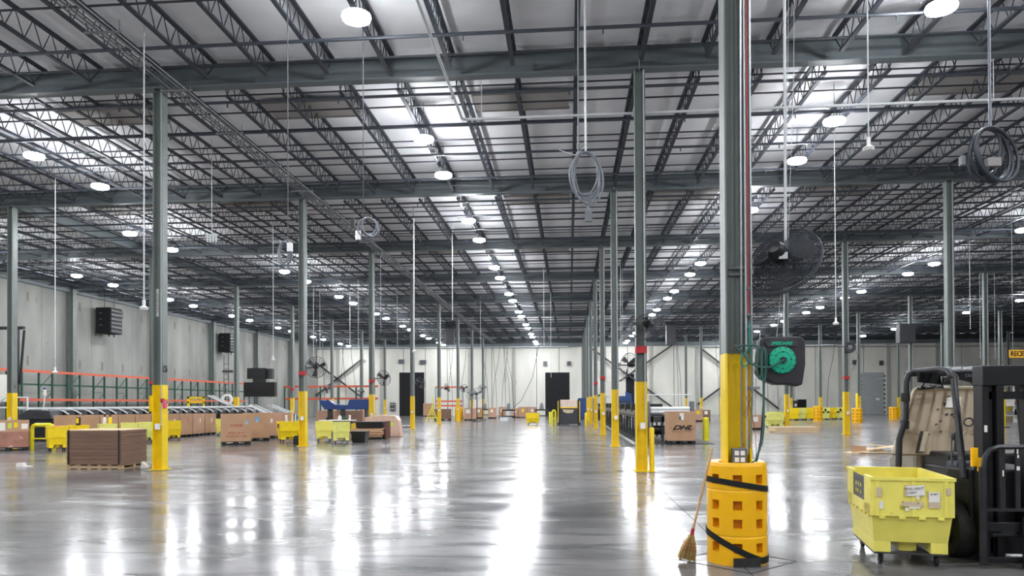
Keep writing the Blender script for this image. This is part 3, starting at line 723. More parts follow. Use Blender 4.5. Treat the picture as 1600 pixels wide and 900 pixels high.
for k, (x, y, z, a, b_, c_, rr) in enumerate(((-.45, .1, .03, .6, .5, .04, .1), (-.42, .0, .14, .5, .02, .2, .1), (.1, .3, .1, .9, .6, .03, -.25), (.35, .1, .17, 1.0, .5, .03, -.12), (.1, .0, .03, .9, .4, .03, .2), (.5, .5, .22, .7, .4, .03, .1))):
    MB().cbox((0, 0, 0), (a, b_, c_), Matrix.Rotation(rr, 3, 'Z') @ Matrix.Rotation(.12*(k % 3-1), 3, 'Y')).xf(Matrix.Translation((x, y, z))).build('carton_sheet', M['boxl'] if k not in (1,) else M['box'], t)
# ------------------------------------------------------------------ pedestal / wall fans
def fan(name, label, loc, hub_dir, dia=.76, arm_to=None, group=None, nr=7, nw=24, blades=3, bm='dark', bw=1):
    """cage axis along hub_dir; arm_to = point (world) on the column"""
    t = thing(name, label, 'fan', loc, 0, group)
    ax = Vector(hub_dir).normalized(); Rm = ax.to_track_quat('Z', 'Y').to_matrix().to_4x4(); R = dia/2
    cg = MB(); wr = .0035*dia/.76
    def prof(u): return .10*dia/.76*(1-u**2.2)+.02
    for sgn in (1, -1):
        for k in range(1, nr+1):
            u = k/nr; r = R*u; z = sgn*prof(u)
            cg.tube([(r*math.cos(a*PI/14), r*math.sin(a*PI/14), z) for a in range(28)], wr*(2.2 if k == nr else 1), 3 if k < nr else 5, closed=True)
        for k in range(nw):
            a = 2*PI*k/nw
            cg.tube([(R*u*math.cos(a), R*u*math.sin(a), sgn*prof(u)) for u in (.12, .45, .75, 1)], wr, 3, caps=False)
    cg.xf(Rm).build('cage', M['hpipe'] if nr > 10 else M['dark'] if dia < .9 else M['rim'], t)
    bl = []
    for k in range(blades):
        a0 = 2*PI*k/blades+.4; mb = MB()
        for sgn in (0, .004):
            for r, wd, tw in ((.07, .5, .05), (.5*R, .62, .04), (.93*R, .48, .03)):
                for e in (-1, 1): mb.v.append((r*math.cos(a0+e*wd*bw/2), r*math.sin(a0+e*wd*bw/2), e*tw+sgn))
        mb.f += [(0, 1, 3, 2), (2, 3, 5, 4), (6, 8, 9, 7), (8, 10, 11, 9), (0, 2, 8, 6), (2, 4, 10, 8), (1, 7, 9, 3), (3, 9, 11, 5), (4, 5, 11, 10), (0, 6, 7, 1)]
        mb.xf(Rm).build('blade', M['rim'] if bm == 'rim' else M['dark'], t)
    MB().lathe([(0, -.27), (.07, -.26), (.095, -.2), (.10, -.08), (.06, -.02), (.045, .03), (0, .04)], 16).xf(Matrix.Scale(dia/.76, 4)).xf(Rm).build('motor', M['black'], t, True)
    if arm_to is not None:
        e = Vector(arm_to)-Vector(loc); m0 = -ax*.17*dia/.76
        MB().tube([m0, m0*.5+e*.5+Vector((0, 0, -.02)), e], .022, 8).build('arm', M['dark'], t)
        MB().cbox(e, (.1, .1, .16)).build('clamp', M['rim'], t)
    return t
bf = fan('wall_fan', 'large dark caged fan mounted high on the right side of the thick column', (2.28, 8.02, 3.19), (.52, .62, -.42), .80, (X0+.13, Y0-.02, 3.15), None, 12, 56, 3, 'dark', 1.7)
_Rm = Vector((.52, .62, -.42)).normalized().to_track_quat('Z', 'Y').to_matrix().to_4x4(); MB().tube([(.405*math.cos(a*PI/24), .405*math.sin(a*PI/24), 0) for a in range(48)], .006, 6, closed=True).xf(_Rm).build('outer_ring', M['rim'], bf, True)
MB().cbox((-.06, -.17, .03), (.09, .06, .07)).build('switch_box', M['chrome'], bf)
for z in (-.05, -.12): MB().cyl((-.56, .05, z), (-.40, .02, z), .014, n=8).build('yoke', M['chrome'], bf)
MB().tube([(.02, 0, .0), (.03, 0, 3), (.035, 0, 6.9)], .016, 8).build('drop_rod', M['pipe'], bf)
def colfan(i, j, z, side, dirv, lab, dia=.76, off=.75, dy=-.1):
    x, y = X0+i*SX, Y0+j*SY
    fan('column_fan', lab, (x+side*off, y+dy, z), dirv, dia, (x+side*.15, y-.05, z-.03), 'caged fans on columns', 5, 16)
def z_at(py, Y): return ony(850, py, Y).z
colfan(-1, 2, z_at(571, 28.9), 1, (.45, -.8, -.25), 'caged fan on the right of the second column left of the aisle', .86, .58)
colfan(-1, 3, z_at(589, 39.4), 1, (-.35, -.9, -.25), 'caged fan on the right of the third column left of the aisle', .86, .68)
colfan(-1, 4, z_at(597, 49.9), 1, (.7, -.6, .35), 'tilted caged fan crossing in front of the left dark doorway', .80, .6)
colfan(-1, 5, z_at(605, 60.3), 1, (.95, -.2, .5), 'narrow edge-on fan on the fifth column left of the aisle', .76, .7)
colfan(-1, 6, z_at(606, 70.7), 1, (.4, -.8, .1), 'small caged fan on the sixth column left of the aisle', .8, .6)
colfan(0, 2, z_at(570, 29), 1, (-.6, -.55, .12), 'caged fan between the two nearest yellow columns right of the aisle', .86, .52)
colfan(0, 1, z_at(515, 18.5), 1, (.25, .75, -.55), 'dark fan mounted high in front of the column with the red band', .80, .12, -.45)
colfan(1, 5, z_at(610, 60), -1, (.8, -.4, .2), 'small dark fan on a far column left of the thick column', .8, .6)
colfan(-2, 6, z_at(606, 71), -1, (.7, -.6, .2), 'small far fan behind the left diagonal wall braces', .9, .5)
colfan(-2, 7, z_at(612, 81), 0, (.1, -.9, .1), 'small far fan above the blue chute', .9, .1, -.4)
for px, py, lab in ((745, 615, 'silver blower fan standing far behind the yellow barrel guard'), (737, 617, 'round grey drum fan beside the far silver blower fan'), (754, 607, 'tilted dark drum fan on a far stand')):
    YY = {745: 68, 737: 71, 754: 75}[px]; p = ony(px, py, YY); fan('drum_fan', lab, (p.x, YY, p.z), (.2, -.9, .2), 1.1 if px < 750 else .9, None, None, 4, 12, 3, 'rim'); 
    t = COL.objects[-1]
    f_ = [o for o in COL.objects if o.get('label') == lab][0]
    MB().tube([(0, .1, -.2), (0, .1, -p.z)], .05, 6).lathe([(.4, -p.z), (.4, -p.z+.05), (0, -p.z+.06)], 12).build('stand', M['dark'], f_)
# ------------------------------------------------------------------ hose reel assembly beside the thick column
hr = thing('hose_reel', 'black hose reel with green disc hanging right of the thick column', 'hose reel', (2.23, 8.0, 2.14)); hr.scale = (.9, .9, .92)
body = MB(); rr = .29
prof = [(-.27, -.12), (-.24, .24), (-.20, .27), (.22, .27), (.27, .22), (.27, -.05), (.235, -.28), (.17, -.30), (.08, -.28), (-.06, -.28), (-.17, -.24), (-.26, -.16)]
body.prism(prof, -.07, .15); body.build('housing', M['reel'], hr, bevel=.02)
for y in (-.082,):
    arc = [(-.19+.38*k/10, .21+.045*math.sin(PI*k/10)) for k in range(11)] + [(.17, .155), (-.17, .155)]
    MB().prism(arc, -.085, -.07).build('badge_plate', M['dark'], hr)
text('SPEEDAIRE', .05, M['teal'], hr, 'lettering', (-.01, -.088, .19), ext=.001, shear=.4, bold=.002)
dsc = MB().lathe([(0, .035), (.045, .035), (.05, .02), (.095, .02), (.1, .026), (.104, .02), (.148, .014), (.155, 0), (.155, -.02), (0, -.02)], 40).xf(Matrix.Rotation(PI/2, 4, 'X')).xf(Matrix.Translation((-.0, -.09, -.0))).build('reel_disc', M['teal'], hr, True)
for k in range(14):
    a = 2*PI*k/14
    MB().cyl((.137*math.cos(a), -.117, .137*math.sin(a)), (.137*math.cos(a), -.100, .137*math.sin(a)), .006, n=6).build('bolt', M['black'], dsc)
for a in (.1, PI-.6, PI/2+.0, -PI/2): MB().cyl((.095*math.cos(a), -.118, .095*math.sin(a)), (.095*math.cos(a), -.10, .095*math.sin(a)), .009, n=6).build('bolt', M['black'], dsc)
MB().cyl((0, -.17, 0), (0, -.1, 0), .03, .04, 12).build('swivel_hub', M['rubber'], hr)
MB().tube([(0, -.16, 0), (-.06, -.17, -.03), (-.13, -.15, -.08), (-.22, -.13, -.085), (-.3, -.12, -.07), (-.38, -.1, -.02), (-.45, -.06, .1), (-.50, 0, .14)], .013, 8).build('feed_hose', M['hose'], hr, True)
MB().tube([(-.52, .02, .175), (-.3, -.04, .165), (0, -.02, .16), (.27, -.02, .16), (.6, 0, .17), (.8, .2, .17)], .011, 6).build('mounting_bar', M['rim'], hr)
for dx in (-.04, .03): MB().tube([(dx, 0, .26), (dx*.5+.08, 0, 1.2), (dx+.24, .3, 3.4), (dx+.34, .4, 8.2)], .003, 4).build('support_cable', M['rope'], hr)
# draped hoses on the column side
hz = thing('green_hose', 'dark green air hose looped and hanging down between column and reel', 'hose', (2.03, 7.9, 2.27))
def loop(cx, ztop, zbot, wd, y, n=18): return [(cx+wd*math.sin(2*PI*k/n), y, (ztop+zbot)/2+(ztop-zbot)/2*math.cos(2*PI*k/n)) for k in range(n)]
for cx, wd, zb_, y in ((-.04, .025, -.33, 0), (0.0, .02, -.36, -.02), (.01, .035, -.30, .02), (-.03, .04, -.25, .03)):
    MB().tube(loop(cx, 0, zb_, wd, y), .010, 6, closed=True).build('hose_loop', M['hose'], hz, True)
MB().tube([(-.26, 0, .02), (-.1, 0, .03), (0, 0, 0), (0, .0, -.35), (-.0, 0, -.8), (-.02, 0, -1.0), (-.09, 0, -1.18), (-.17, .02, -1.235), (-.22, .05, -1.22)], .011, 6).build('hose_drop', M['hose'], hz, True)
bc = thing('black_cable', 'black cable hanging straight down beside the thick column', 'cable', (X0+.2, Y0-.12, 2.2))
MB().tube([(.04, 0, 0), (.07, 0, -.1), (.06, 0, -.5), (.03, 0, -.9), (-.02, 0, -1.13)], .011, 6).build('cable_drop', M['black'], bc, True)
MB().tube([(.04, 0, 0), (.1, 0, .05), (.18, -.05, 0), (.24, -.05, -.08)], .011, 6).build('cable_end', M['black'], bc, True)
th_ = thing('teal_hose', 'bright teal hose whip looped on the face of the thick column', 'hose', (X0+.11, Y0-.16, 2.2))
MB().tube([(0, 0, .35), (0, 0, .1), (0, 0, -.06), (-.02, 0, -.1), (-.06, 0, -.125), (-.09, 0, -.08), (-.08, 0, -.02), (-.03, 0, .04), (.01, 0, .1)], .010, 6).build('hose', M['hoset'], th_, True)
rp = thing('red_air_line', 'thin red air pipe running up the right edge of the thick column', 'pipe', (X0+.105, Y0-.145, 0))
MB().cyl((0, 0, 2.62), (0, 0, H-.4), .007, n=6).build('pipe', M['red'], rp)
for z in (2.62, 2.9): MB().cyl((-.02, 0, z), (.03, 0, z), .015, n=6).build('fitting', M['rim'], rp)
lc = thing('rigid_conduit', 'bright steel conduit rising beside the red air pipe on the thick column', 'conduit', (X0+.135, Y0-.15, 0))
MB().tube([(-.03, 0, 1.22), (.0, 0, 1.7), (0, 0, 2.4), (0, 0, H-.3)], .010, 8).build('pipe', M['chrome'], lc)
for z in (1.85, 2.28, 2.5): MB().cbox((.02, .02, z), (.12, .05, .03)).build('pipe_strap', M['chrome'], lc)
oc = thing('brown_cord', 'thin brown cord with a loop tied down the thick column', 'cord', (X0+.1, Y0-.17, 1.7))
MB().tube([(0, 0, .55), (.01, 0, .2), (.0, 0, .02), (-.03, 0, -.08), (-.055, 0, -.13), (-.04, 0, -.17), (-.015, 0, -.1), (.0, 0, -.0), (.02, 0, .04), (.0, 0, .08), (-.03, 0, .05), (0, 0, -.02), (.06, 0, -.3), (.07, 0, -.6)], .0035, 5).build('cord', M['rust'], oc, True)
# ------------------------------------------------------------------ drops hanging from the roof
def drop(px, py_bot, Y, label, r=.012, m='cord', tip=None, name='drop_cord', cat='cord', lean=0, group=None):
    p = ony(px, py_bot, Y); t = thing(name, label, cat, (p.x, Y, p.z), 0, group)
    MB().tube([(0, 0, 0), (lean*.4, 0, (10.1-p.z)*.5), (lean, 0, 10.72-p.z)], r, 5).build('rod', M[m], t)
    if tip == 'box': MB().cbox((0, 0, -.05), (.12, .08, .12)).build('outlet_box', M['white'], t)
    if tip == 'cam':
        MB().cbox((0, 0, -.02), (.05, .05, .2)).build('mount', M['white'], t); MB().lathe([(.0, -.16), (.08, -.15), (.10, -.10), (.04, -.06), (0, -.06)], 12).build('sensor_head', M['white'], t, True)
    return t
def coil(t, c, w_, h_, n, m, r=.018, tilt=.15, seed=1):
    rnd = random.Random(seed)
    for k in range(n):
        a, b_ = w_/2*(1-.25*rnd.random()), h_/2*(1-.2*rnd.random()); sh = rnd.uniform(-.12, .12)*w_; tw = rnd.uniform(-tilt, tilt); dy = rnd.uniform(-.06, .06)
        pts = []
        for q in range(28):
            g_ = 2*PI*q/28; x = a*math.sin(g_)+sh*(1-math.cos(g_))/2; z = -b_+b_*math.cos(g_)
            pts.append((c[0]+x*math.cos(tw)+z*math.sin(tw)*.4, c[1]+dy+x*.3, c[2]+z))
        MB().tube(pts, r, 6, closed=True).build('cable_loop', M[m], t, True)
drop(225, 474, 16, 'long white drop rod with a white sensor left of the C6 column', .016, 'rope', 'cam')
drop(1357, 222, 13, 'white drop rod ending in a white junction piece at upper right', .012, 'rope', 'cam')
t = drop(915, 238, 14, 'pale drop rod holding the coil of grey cable in the upper centre', .022, 'pipe'); coil(t, (0, 0, 0), .60, 1.0, 7, 'cord', .017, .12, 3)
MB().cbox((.05, 0, -1.22), (.13, .10, .2)).build('plug_box', M['rim'], t); MB().tube([(.02, 0, -.95), (.05, 0, -1.12)], .03, 6).build('plug_lead', M['cord'], t)
MB().tube([(-.02, 0, .1), (-.2, 0, -.05), (-.5, 0, .06)], .008, 5).build('tie_string', M['rope'], t); MB().tube([(-.14, 0, 0), (-.12, 0, 5)], .016, 6).build('second_rod', M['cord'], t)
t = drop(1547, 200, 12, 'dark coil of heavy cable with plugs hanging at upper right', .022, 'cord'); coil(t, (.0, 0, 0), .80, .84, 7, 'hpipe', .026, .5, 5)
MB().cbox((.02, -.03, -.55), (.2, .1, .13), Matrix.Rotation(.0, 3, 'Y')).build('plug_box', M['vent'], t); MB().cbox((-.38, 0, -.5), (.14, .1, .14)).build('plug_box', M['rim'], t)
t = drop(568, 348, 16, 'grey drop cord with round coil and white box above the left bays', .012, 'dark'); coil(t, (.12, 0, .1), .42, .42, 5, 'cord', .015, .5, 7)
MB().cbox((-.12, 0, -.28), (.11, .08, .2)).build('outlet_box', M['white'], t); MB().cbox((-.24, 0, -.0), (.08, .06, .22)).build('black_box', M['black'], t)
t = drop(450, 378, 14.5, 'grey drop cord with oval coil and white box left of the second column', .012, 'dark'); coil(t, (-.06, 0, 0), .22, .50, 6, 'cord', .014, .1, 9)
MB().cbox((.05, -.03, -.12), (.10, .07, .17)).build('outlet_box', M['white'], t)
t = drop(331, 367, 24, 'white drop with a cluster of small sockets left of the second column', .012, 'rope')
for k in range(4): MB().cbox((-.15+k*.1, 0, -.12), (.05, .05, .25)).build('socket', M['rope'], t)
MB().cbox((0, 0, .0), (.45, .06, .04)).build('crossbar', M['rope'], t)
drop(86, 577, 26, 'long white drop cord ending above the orange rack', .014, 'rope', 'cam')
drop(647, 545, 33, 'pale drop pole in front of the fourth column left of the aisle', .035, 'pipe', 'cam')
drop(707, 500, 36, 'thin pale drop pole left of the aisle lights', .02, 'pipe')
drop(1306, 500, 24, 'thin white drop cord right of the hose reel', .012, 'rope', 'cam')
drop(427, 558, 33, 'thin white drop above the black monitors', .016, 'rope', 'cam')
for px, py, Y in ((490, 560, 50), (500, 560, 52), (560, 552, 48), (547, 570, 55), (595, 520, 40), (621, 558, 52), (751, 562, 60), (850, 540, 45), (861, 590, 55), (970, 545, 44), (1516, 514, 40), (1532, 560, 50), (1555, 560, 50)):
    drop(px, py, Y, 'thin pale cord dropping from the roof in the far bays', .014, 'rope', None, 'hanging_cord', 'cord', 0, 'far hanging cords')
rnd = random.Random(4)
for k, px in enumerate((497, 507, 530, 541, 556, 700, 707, 720, 757, 763, 770, 776, 784, 790, 797, 803, 1000, 1012, 1060, 1065, 1124, 1138, 1180, 1216, 1240, 1292)):
    Y = rnd.uniform(84, 98); p = ony(px, rnd.uniform(625, 642), Y); t = thing('machine_cable', 'dark cable hanging down before the white back wall', 'cable', (p.x, Y, 0), 0, 'cables before the back wall')
    sw = rnd.uniform(-1.2, 1.2)
    MB().tube([(0, 0, 0), (0, 0, p.z), (sw*.2, 0, 4.5), (sw*.7, 0, 7), (sw, 0, 9.95)], .03, 4).build('cable', M['hpipe'], t)
for k, (a, b_) in enumerate((((799, 640), (845, 540)), ((640, 0), (640, 0)))):
    if k: continue
    pts = [ony(799, 640, 90), ony(815, 625, 90), ony(832, 590, 90), ony(845, 525, 90)]
    t = thing('slack_cable', 'slack dark cable curving down before the wall left of central doorway', 'cable', (pts[0].x, 90, 0)); MB().tube([p-Vector((pts[0].x, 90, 0)) for p in [pts[0]-Vector((0, 0, pts[0].z))]+pts], .04, 4).build('cable', M['hpipe'], t)
for px, py, lab in ((612, 478, 'x'),): pass
# ------------------------------------------------------------------ pallet rack along the left wall
XK = XL+1.5
def on_rack(px, py): return onx(px, py, XK)
rk = thing('pallet_rack', 'green rack frames with orange beams standing along the left concrete wall', 'rack', (XK, 40, 0))
za, zb_ = on_rack(100, 583).z, on_rack(100, 625).z
ya, yb = on_rack(20, 580).y, on_rack(382, 600).y
ups = []
y = ya - 6
while y < yb: ups += [y, y+1.25]; y += 2.75
for n_, y in enumerate(ups):
    MB().box((-.05, y-40-.05, 0), (.05, y-40+.05, za+.02)).build('upright', M['green'], rk)
    if n_ % 2 == 0 and n_+1 < len(ups):
        mb = MB()
        for q in range(3): mb.bar((0, y-40, .4+q*1.2), (0, y-40+1.25, 1.4+q*1.2), .035)
        mb.bar((0, y-40, .3), (0, y+1.25-40, .3), .03).bar((0, y-40, 2.6), (0, y+1.25-40, 2.6), .03)
        mb.build('bracing', M['green'], rk)
for z, mm in ((za, 'orange'), (zb_, 'orange')):
    MB().box((.06, ya-46, z-.08), (.12, yb-40, z+.08)).build('beam', M[mm], rk)
MB().box((-.12, ya-46, 2.98), (-.06, yb-40, 3.10)).build('rear_beam', M['green'], rk)
# two dark louvred unit heaters hanging before the left wall
for n_, (px, py, hpx, wpx, X, lab) in enumerate(((171, 502, 42, 30, XL+.9, 'large dark louvred air unit hung high before the left wall'), (356, 536, 30, 11, XL+.9, 'smaller looking dark louvred air unit hung further along the left wall'))):
    p = onx(px, py, X); s = p.y/FPX; t = thing('air_unit', lab, 'heater', p); h = hpx*s
    MB().box((-.6, -.75, -h/2), (.55, .75, h/2)).build('cabinet', M['matte'], t, bevel=.04)
    for q in range(6): MB().box((.56, -.68, -h/2+.08+q*h/6.3), (.60, .68, -h/2+.06+(q+.7)*h/6.3)).build('louvre', M['black'], t)
    for q in range(3): MB().box((-.3, -.78, -h*.2+q*.45), (-.1, -.755, -h*.2+q*.45+.06)).build('marker', M['rim'], t)
    for yy in (-.5, .1): MB().cyl((.3, yy, -h/2-.25), (.3, yy, -h/2), .04, n=6).build('pipe_stub', M['matte'], t)
    for yy in (-.6, .6): MB().cyl((0, yy, h/2), (0, yy, 10.72-p.z), .02, n=5).build('hanger', M['dark'], t)
# ------------------------------------------------------------------ sorter with black chute humps behind the bulk boxes
A = Vector((ony(58, 640, 33.5).x, 33.5, 0)); B = Vector((ony(402, 640, 47).x, 47, 0)); L_ = (B-A).length; dr = (B-A)/L_
so = thing('chute_sorter', 'long white topped sorter line with a row of black rubber chute covers', 'conveyor', (A.x, A.y, 0), math.atan2(dr.y, dr.x))
MB().box((-.2, .5, 1.50), (L_, 1.1, 1.60)).build('top_rail', M['belt'], so)
MB().box((-.2, .3, 1.10), (L_, .5, 1.5)).box((0, .4, .55), (L_, .5, 1.12)).build('side_panel', M['dark'], so)
for k in range(12): MB().box((k*L_/11.5, .5, 0), (k*L_/11.5+.1, .6, 1.42)).build('leg', M['dark'], so)
nh = 22; st_ = L_/nh
for k in range(nh):
    x = (k+.5)*st_; mb = MB(); w_ = st_*.45; prev = None
    for (yy, zz, ww) in ((.62, 1.44, .8), (.45, 1.52, .95), (.2, 1.50, .98), (0, 1.40, .95), (-.1, 1.2, .8), (-.08, 1.08, .7)):
        ring = [(x-w_*ww, yy, zz-.16), (x-w_*ww*.9, yy, zz-.02), (x, yy, zz), (x+w_*ww*.9, yy, zz-.02), (x+w_*ww, yy, zz-.16)]
        n0 = len(mb.v); mb.v += ring
        if prev is not None:
            for q in range(4): mb.f.append((prev+q, prev+q+1, n0+q+1, n0+q))
        prev = n0
    mb.f += [(0, 4, 3, 2, 1), tuple(prev+q for q in range(5))]
    mb.build('chute_cover', M['black'], so, True)
    MB().tube([(x-w_*1.1, .5, 1.5), (x-w_*1.1, .0, 1.40), (x-w_*.5, -.14, 1.24)], .035, 4).build('divider', M['belt'], so)
# platform rail and operator station at far left
t = thing('platform_rail', 'pale steel guard rail of a small platform at the left edge', 'railing', (ony(20, 640, 33).x, 33, 0))
def Q(px, py, Y, o): return ony(px, py, Y)-o
o_ = t.location.copy()
for pts in (((-12, 640), (0, 628), (8, 621), (43, 621), (43, 656)), ((22, 621), (22, 656)), ((-8, 637), (43, 637))):
    MB().tube([Q(a, b_, 33, o_) for a, b_ in pts], .045, 6).build('rail', M['belt'], t)
for px in (-8, 22, 43): p = Q(px, 650, 33, o_); MB().cyl((p.x, 0, 0), (p.x, 0, p.z), .04, n=6).build('post', M['belt'], t)
t = thing('operator_station', 'dark machine stand with white signal light above the left carts', 'machine', (ony(60, 640, 32.5).x, 32.5, 0))
MB().box((-.9, 0, 0), (.9, .6, 1.05)).build('base_cabinet', M['black'], t); MB().prism([(-.95, 1.05), (.75, 1.05), (.6, 1.45), (-.4, 1.5), (-.9, 1.3)], -.1, .5).build('console', M['dark'], t, bevel=.03)
MB().cyl((.1, .2, 1.45), (.16, .2, 2.2), .03, n=6).build('signal_pole', M['belt'], t)
MB().lathe([(0, 2.45), (.07, 2.43), (.07, 2.15), (0, 2.14)], 10, (.16, .2, 0)).build('signal_lamp', M['paper'], t, True); MB().lathe([(0, 2.53), (.05, 2.52), (.06, 2.44), (0, 2.43)], 10, (.16, .2, 0)).build('blue_cap', M['blue'], t)
# yellow guard rail frame
def gframe(px0, px1, py, top, lab, Y=None, m='yellow2', name='guard_rail'):
    p = onz(px0, py); q = ony(px1, py, p.y); w_ = q.x-p.x; t = thing(name, lab, 'guard rail', p)
    h = ony(px0, top, p.y).z
    MB().tube([(0, 0, 0), (0, 0, h-.15), (.05, 0, h-.04), (.15, 0, h), (w_-.15, 0, h), (w_-.05, 0, h-.04), (w_, 0, h-.15), (w_, 0, 0)], .075, 8).build('hoop', M[m], t, True)
    MB().cyl((0, 0, h*.45), (w_, 0, h*.45), .03, n=8).build('middle_bar', M[m], t)
    return t
gframe(50, 84, 703, 664, 'low yellow guard rail with middle bar in front of the yellow carts at left')
gframe(863, 868, 664, 641, 'small yellow guard hoop immediately left of the baling machine')
t = thing('wall_fence', 'yellow mesh platform gate beyond the black chute covers', 'fence', (ony(306, 625, 50).x, 50, 0))
o_ = t.location.copy(); z0, z1, w_ = ony(306, 632, 50).z, ony(306, 620, 50).z, ony(320, 625, 50).x-ony(293, 625, 50).x
MB().box((-w_/2, -.04, 0), (-w_/2+.18, .04, z1)).box((w_/2-.1, -.04, 0), (w_/2, .04, z1)).box((-w_/2, -.04, z1-.12), (w_/2, .04, z1)).box((-w_/2, -.04, z0+.1), (w_/2, .04, z0+.2)).build('frame', M['yellow'], t)
for k in range(8): MB().bar((-w_/2+.25+k*w_/9, 0, z0+.1), (-w_/2+.35+k*w_/9, 0, z1), .03).build('bar', M['yellow'], t)
# inclined conveyor legs and frames right of the sorter
for n_, (x0, y0, x1, y1, Y, lab) in enumerate(((390, 633, 422, 648, 39, 'sloping white edged conveyor frame descending behind the front bulk boxes'), (325, 618, 358, 633, 55, 'pale inclined conveyor end beyond the yellow gate'), (418, 633, 462, 650, 41, 'second sloping conveyor frame left of the bright yellow cart'))):
    a, b_ = ony(x0, y0, Y), ony(x1, y1, Y); t = thing('inclined_conveyor', lab, 'conveyor', (a.x, Y, 0)); b2 = b_-a
    for dy in (0, .7):
        MB().tube([(0, dy, a.z), (b2.x, dy, b_.z)], .06, 4).build('side_rail', M['belt'], t)
        MB().cyl((.3, dy, 0), (.3, dy, a.z-.1), .035, n=5).build('leg', M['alu'], t); MB().cyl((b2.x*.9, dy, 0), (b2.x*.9, dy, b_.z), .035, n=5).build('leg', M['alu'], t)
    for k in range(9): u = k/8; MB().cyl((b2.x*u, 0, a.z+(b_.z-a.z)*u), (b2.x*u, .7, a.z+(b_.z-a.z)*u), .04, n=6).build('roller', M['alu'], t)
# black screens on a stand
t = thing('screen_stand', 'two large black screens stacked on a pale stand beyond the chutes', 'screen', (ony(405, 630, 40).x, 40, 0)); o_ = t.location.copy()
def panel(a, b_, c, d, Y, nm, m, th=.1, par=None, oo=None):
    p, q = ony(a, d, Y), ony(c, b_, Y); oo = oo if oo is not None else o_
    return MB().box((p.x-oo.x, Y-oo.y, p.z-oo.z), (q.x-oo.x, Y-oo.y+th, q.z-oo.z)).build(nm, M[m], par or t)
panel(381, 597, 429, 620, 40, 'lower_screen', 'screen', .35); panel(386, 575, 415, 592, 40, 'upper_screen', 'screen'); panel(415, 576, 425, 592, 40.2, 'side_box', 'dark', .3); panel(395, 592, 415, 598, 40.1, 'bracket', 'black')
for px in (384, 421, 424): p = ony(px, 620, 40.1); MB().cyl((p.x-o_.x, .15, 0), (p.x-o_.x, .15, p.z), .04, n=6).build('post', M['alu'], t)
# ladder cage by the third left column
t = thing('wall_ladder', 'slim dark ladder frame rising beside a far left column', 'ladder', (ony(354, 600, 58).x, 58, 0)); o_ = t.location.copy()
for px in (350, 357): p = ony(px, 555, 58); MB().cyl((p.x-o_.x, 0, 0), (p.x-o_.x, 0, p.z), .03, n=5).build('side_rail', M['dark'], t)
for k in range(12): MB().cyl((-.18, 0, .4+k*.42), (.18, 0, .4+k*.42), .02, n=5).build('rung', M['dark'], t)
MB().box((-.3, -.1, 4.3), (.5, .2, 4.5)).build('bracket_top', M['dark'], t)
t = thing('cable_reel', 'white round cable reel machine near the inclined conveyor', 'machine', (ony(355, 620, 57).x, 57, 0))
MB().lathe([(.3, -.1), (.45, -.1), (.45, .1), (.3, .1), (.3, -.1)], 18).xf(Matrix.Rotation(PI/2, 4, 'X')).xf(Matrix.Translation((0, 0, 2.1))).build('reel_ring', M['paper'], t, True); MB().box((-.3, -.1, 0), (.3, .3, 1.75)).build('stand', M['rim'], t)
# things about the second left column
p = onz(467, 696); t = thing('tool_case', 'black hard case standing upright against the second left column', 'case', (p.x, p.y+.15, 0))
w_ = .52; MB().prism([(-w_/2, .02), (w_/2-.02, .02), (w_/2, .2), (w_/2-.02, .38), (w_/2-.08, .42), (-w_/2+.05, .40), (-w_/2, .3)], -.12, .12).build('shell', M['black'], t, bevel=.02); MB().tube([(-.1, 0, .41), (-.08, 0, .47), (.08, 0, .47), (.1, 0, .41)], .014, 6).build('handle', M['black'], t)
p = onz(559, 692); t = thing('black_tote', 'black plastic tote between the pale lime cart and the brown cartons', 'tote', (p.x, p.y+.4, 0)); MB().frus((0, 0, 0), (.55, .6), (0, 0, .48), (.66, .7)).build('tub', M['black'], t, bevel=.02); MB().box((-.35, -.37, .46), (.35, .37, .5)).build('rim', M['black'], t)
p = onz(575, 687); t = thing('black_tray', 'long black plastic tray lying on the brown flattened cartons', 'tray', (p.x-.02, p.y+.6, .525)); MB().frus((0, 0, 0), (1.2, .7), (0, 0, .32), (1.3, .8)).build('tub', M['black'], t, bevel=.02)
MB().box((.79, -.42, -.5), (.85, .42, .34)).build('rust_frame', mat('rusty', (92, 52, 44), .8), t)
a = ony(592, 680, 37.0); a.z = 0; t = thing('wrapped_panel', 'film wrapped pale brown carton slab with a lime tag', 'box', (a.x+.1, a.y+.2, 0)); s = a.y/FPX
MB().prism([(-.85, .03), (1.0, 0), (.85, .85), (.72, 1.08), (-.2, 1.12), (-.9, 1.0)], 0, .7).build('slab', mat('film_box', (214, 180, 160), .3, var=.15), t, bevel=.03); MB().box((.4, -.01, .55), (.62, 0, .75)).build('tag', M['lime'], t)
t = thing('debris_pile', 'torn film and black scraps lying right of the wrapped slab', 'rubbish', onz(627, 674))
for k in range(6): MB().cbox((random.uniform(-.5, .5), random.uniform(0, .5), .08+.05*k), (random.uniform(.3, .7), .3, .05), Matrix.Rotation(random.uniform(-.2, .2), 3, 'Y')).build('scrap', M['paper' if k % 2 else 'black'], t)
p = onz(512, 688); t = thing('work_bench', 'yellow work bench with a black edged top behind the lime carts', 'bench', (p.x, 35.2, 0))
zt = ony(512, 656, 35.2).z; MB().box((-.85, -.3, zt-.05), (.85, .3, zt)).build('bench_top', M['white'], t); MB().box((-.8, -.28, zt-.17), (.8, .28, zt-.05)).build('apron', M['black'], t)
for sx in (-.8, .75): MB().box((sx, -.25, 0), (sx+.06, .25, zt-.17)).build('leg', M['yellow'], t)
